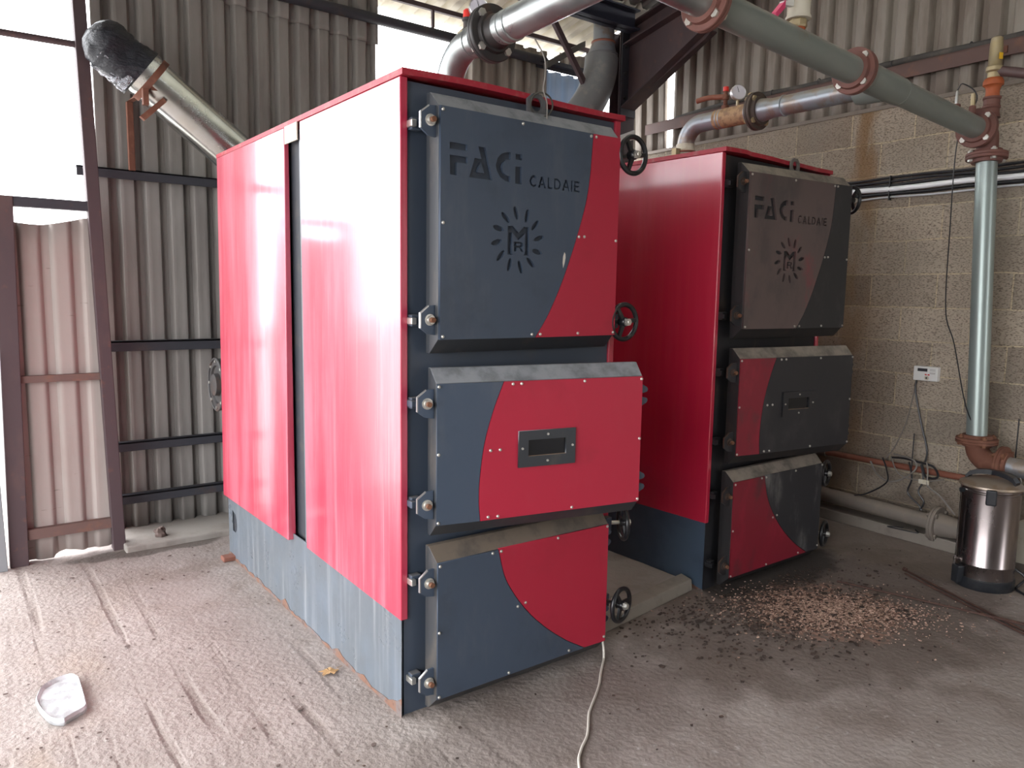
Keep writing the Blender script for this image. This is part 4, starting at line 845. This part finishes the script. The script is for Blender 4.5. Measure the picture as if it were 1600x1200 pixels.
# corner elbow, riser, down pipe
dp_ = thing('down_pipe', 'vertical galvanised down pipe in front of the block wall with rusty flanges', 'pipe', (3.6, -.42, 2.588))
MB().tube([(-.09, 0, 0), (-.055, 0, 0)] + [(-.0 - .055 + .055 * math.sin(a), -.002, -.055 + .055 * math.cos(a)) for a in [PI / 2 * i / 8 for i in range(9)]] + [(0, -.003, -.13)], .056, 32).build('top_elbow', flange_red, dp_, True)
flange(dp_, (0, -.004, -.145), (0.05, .04, 1), flange_red, .108, .018, 4, bolt_m, .785)
MB().tube([(0, -.005, -.15), (0, -.085, -1.80)], .0555, 36).build('vertical_pipe', M('green_grey_down_pipe', (.33, .39, .37), .36, .5, layers=[((.26, .30, .29), 6, .45, .7, (1, 1, .3), .6)]), dp_, True)
flange(dp_, (0, -.087, -1.805), (0, 0, 1), rust, .112, .016, 4, bolt_rust, .785)
MB().tube([(0, -.088, -1.81), (0, -.09, -1.83)] + [(0, -.09 - .10 + .10 * math.cos(a), -1.83 - .10 * math.sin(a)) for a in [PI / 2 * i / 8 for i in range(1, 9)]] + [(0, -.22, -1.93)], .062, 32).build('bottom_elbow', rust, dp_, True)
flange(dp_, (0, -.235, -1.93), (0, 1, 0), rust, .112, .016, 4, bolt_rust, .785)
MB().tube([(0, -.24, -1.93), (0, -1.9, -1.935)], .0555, 32).build('horizontal_pipe', galv_dusty, dp_, True)
rs_ = thing('riser_valve', 'red oxide riser with dusty brass valve above the down pipe elbow', 'valve', (3.6, -.425, 2.66))
MB().lathe([(.05, 0), (.045, .02), (.042, .03), (.042, .05), (.047, .055), (.047, .065), (.042, .07), (.042, .10), (.047, .105), (.047, .115)], (0, 0, 0), 24).build('union', flange_red, rs_, True)
MB().lathe([(.040, .112), (.036, .13), (.036, .16), (.044, .175), (.053, .18), (.053, .20), (.046, .215), (.040, .22)], (0, 0, 0), 24).build('orange_body', orange, rs_, True)
MB().lathe([(.034, .215), (.034, .25), (.044, .26), (.044, .28), (.036, .29), (.034, .40), (.030, .44), (.016, .45)], (0, 0, 0), 20).build('brass_top', brass, rs_, True)
MB().hexa([(-.032, -.030, .315), (-.010, -.040, .315), (-.010, -.042, .315), (-.034, -.032, .315)], [(-.032, -.030, .35), (-.010, -.040, .35), (-.010, -.042, .35), (-.034, -.032, .35)]).build('yellow_label', yellow, rs_)
MB().tube([(0, -.01, .26), (.03, -.12, .23), (.06, -.9, -.05)], .028, 16).build('side_pipe', M('purple_brown_pipe', (.10, .06, .06), .5), rs_, True)
# thermometer pockets behind the header
pk = thing('sensor_pocket', 'red sensor pocket with capillary wire above the header near the down pipe', 'sensor', (3.40, -.32, 2.66))
MB().lathe([(.024, 0), (.024, .06), (.016, .065)], (0, 0, 0), 14).build('socket', flange_red, pk, True)
MB().lathe([(.008, .06), (.008, .13), (.003, .14)], (0, 0, 0), 10).build('probe', zincedge, pk, True)
pk = thing('sensor_pocket', 'brass topped sensor pocket above the header near the down pipe', 'sensor', (3.42, -.40, 2.66))
MB().lathe([(.018, 0), (.018, .04), (.012, .045)], (0, 0, 0), 14).build('socket', flange_red, pk, True)
MB().lathe([(.013, .045), (.013, .11)], (0, 0, 0), 8).build('brass_head', brass, pk)
o = MB().tube(smooth_path([(3.40, -.32, 2.80), (3.40, -.35, 2.83), (3.42, -.42, 2.74), (3.50, -.30, 2.55), (3.52, -.29, 2.0), (3.53, -.30, 1.55), (3.54, -.36, 1.35), (3.54, -.45, 1.0), (3.56, -.52, .84)], 8), .0035, 6).build('capillary_wire', rubber, None, True)
tag(o, 'thin black sensor wire hanging from the header down past the vertical pipe', 'wire')
# low return pipe and brown pipe on the wall
lp_ = thing('return_pipe', 'dusty thick return pipe low along the block wall with a bolted flange', 'pipe', (3.84, -.20, .155))
MB().tube([(.03, 1.3, .02), (0, 0, -.0)], .052, 32).build('pipe', pipe_dust, lp_, True)
flange(lp_, (0, -.02, -.005), (0, 1, 0), pipe_dust, .118, .018, 4, pipe_dust, .785)
MB().tube([(0, -.03, -.005), (-.01, -.18, -.005), (-.02, -1.4, -.01)], .08, 32, True, [.08, .06, .06]).build('valve_body', pipe_dust, lp_, True)
flange(lp_, (-.01, -.42, -.005), (0, 1, 0), pipe_dust, .118, .018, 4, pipe_dust, .785)
MB().box(-.10, .02, -.62, -.52, -.09, .16).build('valve_box', cream, lp_)
o = MB().tube([(xr(1.6) - .05, 1.6, .475), (xr(.6) - .05, .62, .470)], .028, 20).build('grey_sleeve_pipe', pipe_dust, None, True); tag(o, 'grey end of the small wall pipe behind the sooty boiler', 'pipe')
o = MB().tube([(xr(.62) - .05, .62, .472), (xr(-1.6) - .05, -1.6, .492)], .021, 20).build('brown_pipe', copper, None, True); tag(o, 'slim reddish brown pipe running along the block wall above the cables', 'pipe')
o = MB(); n = 30; ed = [(xr(1.6 - 2.6 * i / n) - .16 + .008 * noise.noise(Vector((i * .8, 0, 0))), 1.6 - 3.4 * i / n) for i in range(n + 1)]
o.prism([(xr(1.6) - .0, 1.6)] + ed + [(xr(-1.8) - .0, -1.8)], 0, .078, 'z')
struct(o.build('trim_2', kerb_m, bevel=.008), 'concrete kerb at the foot of the block wall')
greyw = M('pale_grey_sheath', (.55, .56, .60), .3)
# cable run on the wall
for k, (z, r_, m_, off, lab) in enumerate(((2.435, .0085, rubber, .011, 'topmost black cable of the run on the block wall'), (2.412, .009, rubber, .014, 'second black cable of the run on the block wall'), (2.388, .010, rubber, .012, 'third black cable of the run on the block wall'),
                             (2.360, .0185, greyc, .020, 'thick pale grey cable in the run on the block wall'), (2.328, .012, rubber, .014, 'thick black cable under the pale one on the block wall'), (2.303, .007, greyw, .012, 'thin pale cable at the bottom of the run on the block wall'))):
    m2 = m_ if k != 3 else M('silver_grey_conduit', (.92, .93, .96), .3, .1)
    o = MB().tube(smooth_path([(xr(y) - off, y, z + .004 * math.sin(y * 9 + k)) for y in [1.3 - .25 * i for i in range(14)]], 3), r_, 10).build('wall_cable', m2, None, True)
    tag(o, lab, 'cable', 'cables clipped side by side on the block wall')
for y, lb in ((.30, 'nearest the sooty boiler'), (-.56, 'right of the down pipe')):
    tag(MB().box(xr(y) - .0345, xr(y), y - .0025, y + .0025, 2.285, 2.447).build('cable_tie', rubber), 'thin black tie around the wall cables, ' + lb, 'cable tie', 'ties on the cable run')
# white meter box
mt = thing('meter_box', 'small white heat meter with dark display on the block wall', 'meter', (xr(-.045), -.045, 1.125), .029)
MB().box(-.045, 0, -.077, .077, -.048, .048).build('case', white, mt, bevel=.005)
MB().box(-.0465, -.0445, -.012, .050, .014, .034).build('display', ink, mt)
for y in (-.004, -.022): MB().box(-.0465, -.0445, y - .006, y + .006, -.010, -.002).build('red_mark', redplastic, mt)
MB().lathe([(.015, .0), (.015, .0025)], (-.0445, -.010, -.028), 20, (-1, 0, 0)).build('button_ring', cream, mt, True)
MB().lathe([(.006, .0), (.006, .004)], (-.0455, -.010, -.028), 14, (-1, 0, 0)).build('button', ink, mt, True)
for z in (.030, .022, .008, .002): MB().box(-.046, -.0445, -.062, -.028, z - .001, z + .001).build('print_line', greyc, mt)
for i, (m_, pts, r_, lab) in enumerate((
    (rubber, [(-.02, .02, 1.08), (-.02, .02, 1.0), (-.02, -.03, .8), (-.03, -.09, .62), (-.06, -.10, .54)], .006, 'black lead hanging from the white meter to the cable tangle'),
    (greyc, [(-.01, .02, 1.08), (-.01, .04, .95), (-.01, .07, .78), (-.02, .13, .60), (-.07, .16, .52)], .004, 'faint grey lead hanging from the white meter'),
    (greyc, [(-.09, .26, .48), (-.10, .20, .40), (-.11, .10, .37), (-.10, .0, .42), (-.09, -.06, .50), (-.09, -.02, .55), (-.09, .10, .56)], .006, 'looped grey cable over the brown pipe'),
    (rubber, [(-.08, .18, .52), (-.09, .14, .44), (-.12, .12, .36), (-.14, .24, .26), (-.10, .36, .21)], .005, 'black cable curling down to the kerb left of the tangle'),
    (rubber, [(-.07, .0, .52), (-.10, -.04, .42), (-.10, -.02, .32), (-.10, -.10, .25), (-.10, -.12, .22)], .006, 'black cable dropping behind the return pipe'),
    (rubber, [(-.07, -.08, .52), (-.09, -.11, .42), (-.10, -.09, .34), (-.10, -.13, .28), (-.10, -.11, .22)], .006, 'black cable dropping beside the flange'),
    (greyc, [(-.08, -.12, .54), (-.12, -.15, .48), (-.13, -.16, .40), (-.11, -.24, .34), (-.10, -.33, .24)], .005, 'grey cable looping towards the steel urn'),
    (greyc, [(-.09, .12, .54), (-.11, .05, .44), (-.12, -.05, .42), (-.12, -.16, .43), (-.11, -.25, .46)], .004, 'thin grey cable carrying the white tag'),
    (rubber, [(-.07, .12, .53), (-.07, .04, .54), (-.08, -.06, .535), (-.07, -.16, .52), (-.09, -.20, .46), (-.10, -.13, .45), (-.08, -.09, .52)], .007, 'bundled black cables lying on the brown pipe'),
    (rubber, [(-.14, -.03, .085), (-.20, .05, .082), (-.19, -.05, .082), (-.17, -.14, .083), (-.12, -.10, .085)], .004, 'loose black wire loop on the kerb'))):
    o = MB().tube(smooth_path([(xr(y) + a, y, z) for a, y, z in pts], 6), r_, 8).build('cable', m_, None, True); tag(o, lab, 'cable')
o = MB().box(xr(-.13) - .135, xr(-.13) - .12, -.165, -.10, .405, .435).build('cable_tag', cream, bevel=.002); tag(o, 'small white tag on the thin grey cable by the wall', 'tag')
for y, z0, z1, off, lab in ((-.018, .48, .72, -.07, 'thin black aerial rod standing on the brown pipe'), (-.66, .60, .92, -.15, 'thin rusty rod beside the elbow of the down pipe')):
    o = MB().tube([(xr(y) + off, y, z0), (xr(y) + off, y, z1)], .004, 8).build('aerial_rod', rubber, None, True); tag(o, lab, 'rod')

# ---------------------------------------------------------------- floor things
ur = thing('water_urn', 'tall stainless steel hot water urn with black lid handle on the floor', 'urn', (3.38, -.69, 0), -.4); ur.scale = (.86, .86, 1)
MB().lathe([(.176, 0), (.180, .01), (.180, .055), (.172, .062)], (0, 0, 0), 48).build('base', plastic_blk, ur, True)
MB().lathe([(.171, .055), (.171, .13), (.1725, .133), (.1725, .138), (.171, .141), (.171, .545), (.175, .55), (.175, .556), (.171, .56), (.171, .575)], (0, 0, 0), 64).build('tank', steel, ur, True)
MB().lathe([(.184, .575), (.187, .58), (.184, .59), (.165, .600), (.10, .618), (.03, .624)], (0, 0, 0), 48).build('lid', steel_dusty, ur, True)
b = MB()
n = 14; pa = [(-.15 + .30 * i / n) for i in range(n + 1)]
for i in range(n):
    f = lambda x: .604 + .05 * (1 - (x / .15) ** 2) ** .5 if abs(x) < .15 else .604
    wdt = lambda x: .018 + .016 * abs(x / .15)
    x0, x1 = pa[i], pa[i + 1]
    b.hexa([(x0, -wdt(x0), f(x0) - .012), (x1, -wdt(x1), f(x1) - .012), (x1, wdt(x1), f(x1) - .012), (x0, wdt(x0), f(x0) - .012)], [(x0, -wdt(x0), f(x0) + .014), (x1, -wdt(x1), f(x1) + .014), (x1, wdt(x1), f(x1) + .014), (x0, wdt(x0), f(x0) + .014)])
h_ = b.build('lid_handle', plastic_blk, ur, True); h_.rotation_euler = (0, 0, -1.17)
for a in (-2.36, .78):
    o = MB().box(-.03, .03, .155, .215, .50, .585).build('side_grip', plastic_blk, ur, bevel=.008); o.rotation_euler = (0, 0, a - PI / 2)
a = 2.88
MB().cyl((.175 * math.cos(a), .175 * math.sin(a), .55), (.20 * math.cos(a), .20 * math.sin(a), .55), .014, 14).build('gauge_knob', plastic_blk, ur, True)
MB().cyl((.194 * math.cos(a), .194 * math.sin(a), .16), (.194 * math.cos(a), .194 * math.sin(a), .55), .0035, 10).build('level_tube', M('clear_level_tube', (.8, .8, .8), .08, trans=1.0), ur, True)
b = MB(); b.cyl((.172 * math.cos(a), .172 * math.sin(a), .15), (.205 * math.cos(a), .205 * math.sin(a), .15), .009, 14); b.cyl((.198 * math.cos(a), .198 * math.sin(a), .12), (.198 * math.cos(a), .198 * math.sin(a), .165), .008, 14); b.build('tap', steel, ur, True)
MB().box(-.215, -.165, -.03, .03, .02, .12).build('control_box', plastic_blk, ur, bevel=.006).rotation_euler = (0, 0, -.1)
o = MB().tube(smooth_path([(3.50, -.80, .10), (3.50, -.86, .06), (3.44, -.84, .01), (3.38, -.90, .008), (3.33, -.98, .008), (3.32, -1.12, .008)], 6), .007, 8).build('power_cable', rubber, None, True); tag(o, 'black power cable coming from the urn across the floor', 'cable')
o = MB().tube(smooth_path([(3.52, -.78, .62), (3.50, -.84, .42), (3.52, -.84, .2), (3.50, -.92, .02), (3.46, -1.1, .01)], 6), .004, 8).build('hanging_wire', greyc, None, True); tag(o, 'thin grey wire hanging beside the right side of the urn', 'wire')
for p, q_, r_, lab in (((3.217, -.322, .006), (2.70, -1.42, .006), .0055, 'rusty steel rod with headed end nearest the urn'), ((3.150, -.362, .007), (2.66, -1.43, .006), .005, 'rusty steel rod lying close beside the headed rod'),
                     ((2.698, -.199, .007), (2.99, -1.30, .018), .005, 'rusty steel rod starting at the flakes and crossing the other rods'), ((2.80, -.52, .007), (2.965, -1.31, .018), .0045, 'thin rusty rod beside the crossing one')):
    b = MB().cyl(p, q_, r_, 10)
    if 'nearest the urn' in lab: d = (Vector(q_) - Vector(p)).normalized(); b.cyl(Vector(p) + Vector((0, 0, .003)), Vector(p) + d * .018 + Vector((0, 0, .003)), .0125, 10)
    tag(b.build('steel_rod', rod_m, None, True), lab, 'rod', 'rusty rods on the floor')
# kerb strip and slab between the boilers
b = MB(); b.hexa([(1.10, .075, 0), (1.915, .196, 0), (1.94, .30, 0), (1.08, .18, 0)], [(1.10, .085, .062), (1.915, .204, .062), (1.94, .30, .062), (1.08, .18, .062)])
tag(b.build('concrete_kerb', kerb_m, bevel=.006), 'narrow concrete kerb on the floor between the two boilers', 'kerb')
b = MB().box(1.08, 1.93, .24, 2.5, 0, .035); struct(b.build('floor', M('dusty_infill_concrete', (.31, .27, .24), .95, layers=[((.20, .17, .15), 5, .45, .7, (1, 1, 1), .6)], bump=(.5, 40, .01))), 'dusty concrete between the boilers')
o = MB().tube(smooth_path([(.965, -.085, .088), (.968, -.092, .04), (.955, -.108, .008), (.93, -.13, .005), (.86, -.19, .005), (.77, -.272, .005), (.63, -.375, .005), (.591, -.408, .005), (.50, -.50, .005), (.42, -.555, .005), (.349, -.625, .005), (.2, -.85, .005)], 5), .0052, 8).build('white_cable', whitec, None, True)
tag(o, 'thin white cable trailing on the floor from under the nearer boiler', 'cable')
# clear plastic tub lying on the rough floor
tub = MB(); out = [(-1.108, .897), (-1.085, .975), (-1.058, 1.009), (-1.02, 1.030), (-.977, 1.033), (-.957, 1.0), (-.951, .965), (-.953, .85), (-.956, .76), (-.962, .715), (-1.0, .69), (-1.03, .668), (-1.045, .661), (-1.08, .70), (-1.10, .78), (-1.11, .85)]
cx_, cy_ = sum(p[0] for p in out) / len(out), sum(p[1] for p in out) / len(out)
out = [(p.x, p.y) for p in smooth_path([(a, b, 0) for a, b in out + out[:1]], 3)][:-1]
n = len(out); vs = []
for sc_, z in ((1.0, .004), (1.02, .020), (.96, .030), (.90, .022), (.86, .016), (.4, .018)):
    vs += [(cx_ + (x - cx_) * sc_, cy_ + (y - cy_) * sc_, z + .004 * noise.noise(Vector((x * 14, y * 14, z * 20)))) for x, y in out]
fs = [(j * n + k, j * n + (k + 1) % n, (j + 1) * n + (k + 1) % n, (j + 1) * n + k) for j in range(5) for k in range(n)] + [tuple(range(5 * n, 6 * n))]
o = tub.add(vs, fs).build('plastic_tray', clearp, None, True); md = o.modifiers.new('s', 'SOLIDIFY'); md.thickness = .0015
tag(o, 'scuffed clear plastic tray lying on the rough floor at the lower left', 'tray')
# leaf
lf = []
for k in range(22):
    a = 2 * PI * k / 22; rr = .034 * (.72 + .34 * math.cos(2.5 * a) ** 2 * math.cos(5 * a)) * (1 + .15 * math.sin(3 * k)); lf.append((-.085 + rr * math.cos(a) * 1.2, .474 + rr * math.sin(a)))
vs = [(x, y, .012 + .008 * math.sin(x * 90) * math.cos(y * 60)) for x, y in lf] + [(-.085, .474, .010)]
o = MB().add(vs, [(k, (k + 1) % 22, 22) for k in range(22)]).build('fallen_leaf', leaf_m, None); md = o.modifiers.new('s', 'SOLIDIFY'); md.thickness = .0015
MB().tube([(-.05, .48, .012), (-.02, .495, .006)], .0013, 5).build('leaf_stalk', leaf_m, o)
tag(o, 'dry yellowish leaf on the floor left of the nearer boiler', 'leaf')
def rock(name, c, s_, mat, seed, lab, cat):
    b = MB(); n1, n2 = 12, 9; vs = []
    for j in range(n2 + 1):
        t_ = PI * j / n2
        for k in range(n1):
            a = 2 * PI * k / n1; d = Vector((math.sin(t_) * math.cos(a), math.sin(t_) * math.sin(a), math.cos(t_)))
            r_ = 1 + .55 * noise.noise(d * 1.6 + Vector((seed, 0, 0))); vs.append((c[0] + d.x * s_[0] * r_, c[1] + d.y * s_[1] * r_, max(c[2], c[2] + s_[2] * .6 + d.z * s_[2] * r_)))
    b.add(vs, [(j * n1 + k, j * n1 + (k + 1) % n1, (j + 1) * n1 + (k + 1) % n1, (j + 1) * n1 + k) for j in range(n2) for k in range(n1)])
    return tag(b.build(name, mat), lab, cat)
rock('stone', (-.285, 2.665, .04), (.040, .035, .035), stone_m, 3., 'dark lump of stone on the concrete strip by the back wall', 'stone')
o = MB().box(-.065, .03, 2.06, 2.13, 0, .028).build('brick', brick_m, None, bevel=.006); tag(o, 'broken red brick wedged under the back corner of the nearer boiler', 'brick')
# flakes spilled in front of the further boiler
def flakes(name, n, fn, mat, smin, smax, lab):
    b = MB()
    for i in range(n):
        x, y = fn(); s_ = random.uniform(smin, smax) * (1 if random.random() < .9 else 1.8); a = random.uniform(0, 2 * PI); k = random.randint(4, 6)
        tz = random.uniform(0, .5); ta = random.uniform(0, 2 * PI); z = .001 + random.random() * .004
        vs = []
        for j in range(k):
            q = a + 2 * PI * j / k + random.uniform(-.3, .3); r_ = s_ * random.uniform(.6, 1.1); dx, dy = r_ * math.cos(q) * 1.3, r_ * math.sin(q)
            vs.append((x + dx, y + dy, z + .3 * s_ + tz * (dx * math.cos(ta) + dy * math.sin(ta)) * .6))
        top = [(v_[0], v_[1], v_[2] + .0025) for v_ in vs]
        b.add(vs + top, [tuple(range(k))[::-1], tuple(range(k, 2 * k))] + [(j, (j + 1) % k, k + (j + 1) % k, k + j) for j in range(k)])
    return tag(b.build(name, mat), lab, 'debris', None, 'stuff')
def g1():
    while True:
        u_, w_ = random.gauss(0, .19), random.gauss(0, .105)
        if random.random() < .25: u_, w_ = u_ * 1.7, w_ * 1.6
        x, y = 2.27 + .8 * u_ + .6 * w_, -.38 - .6 * u_ + .8 * w_
        if y < .18 + (x - 2) * .04: return x, y
def g2():
    while True:
        x, y = random.gauss(2.1, .42), random.gauss(-.16, .26)
        if y < .12 and not (1.9 < x and y > .05): return x, y
flakes('rust_flakes', 6500, g1, flake, .0015, .0058, 'spilled pale rust and ash flakes on the floor before the sooty boiler')
flakes('soot_flakes', 1500, g2, flake_d, .003, .010, 'dark soot and rust crumbs scattered around the flake spill')
def g3():
    x = random.uniform(-.5, 3.7); y = random.uniform(-1.6, .1); return x, y
flakes('floor_grit', 90, g3, flake_d, .0025, .0055, 'small dark crumbs scattered over the open floor')
def g4():
    x = random.uniform(-1.3, -.05); y = random.uniform(-.3, 2.5); return x, y
flakes('floor_grit', 150, g4, stone_m, .002, .007, 'fine grit scattered over the rough floor at the left')
# strings hanging from the near flow pipe
o = MB().tube(smooth_path([(.60, .02, 2.60), (.62, -.02, 2.52), (.60, -.05, 2.44), (.585, -.06, 2.39), (.60, -.065, 2.34), (.60, -.065, 2.26)], 5), .003, 6).build('hanging_string', greyc, None, True); tag(o, 'thin string hanging from the flow pipe to the lifting eye', 'string')
o = MB().torus((.585, -.05, 2.335), .045, .0035, (.4, 1, 0), 30, 6).build('wire_loop', M('dark_wire', (.06, .055, .045), .6), None, True); tag(o, 'dark wire loop hanging from the lifting eye of the nearer boiler', 'wire')
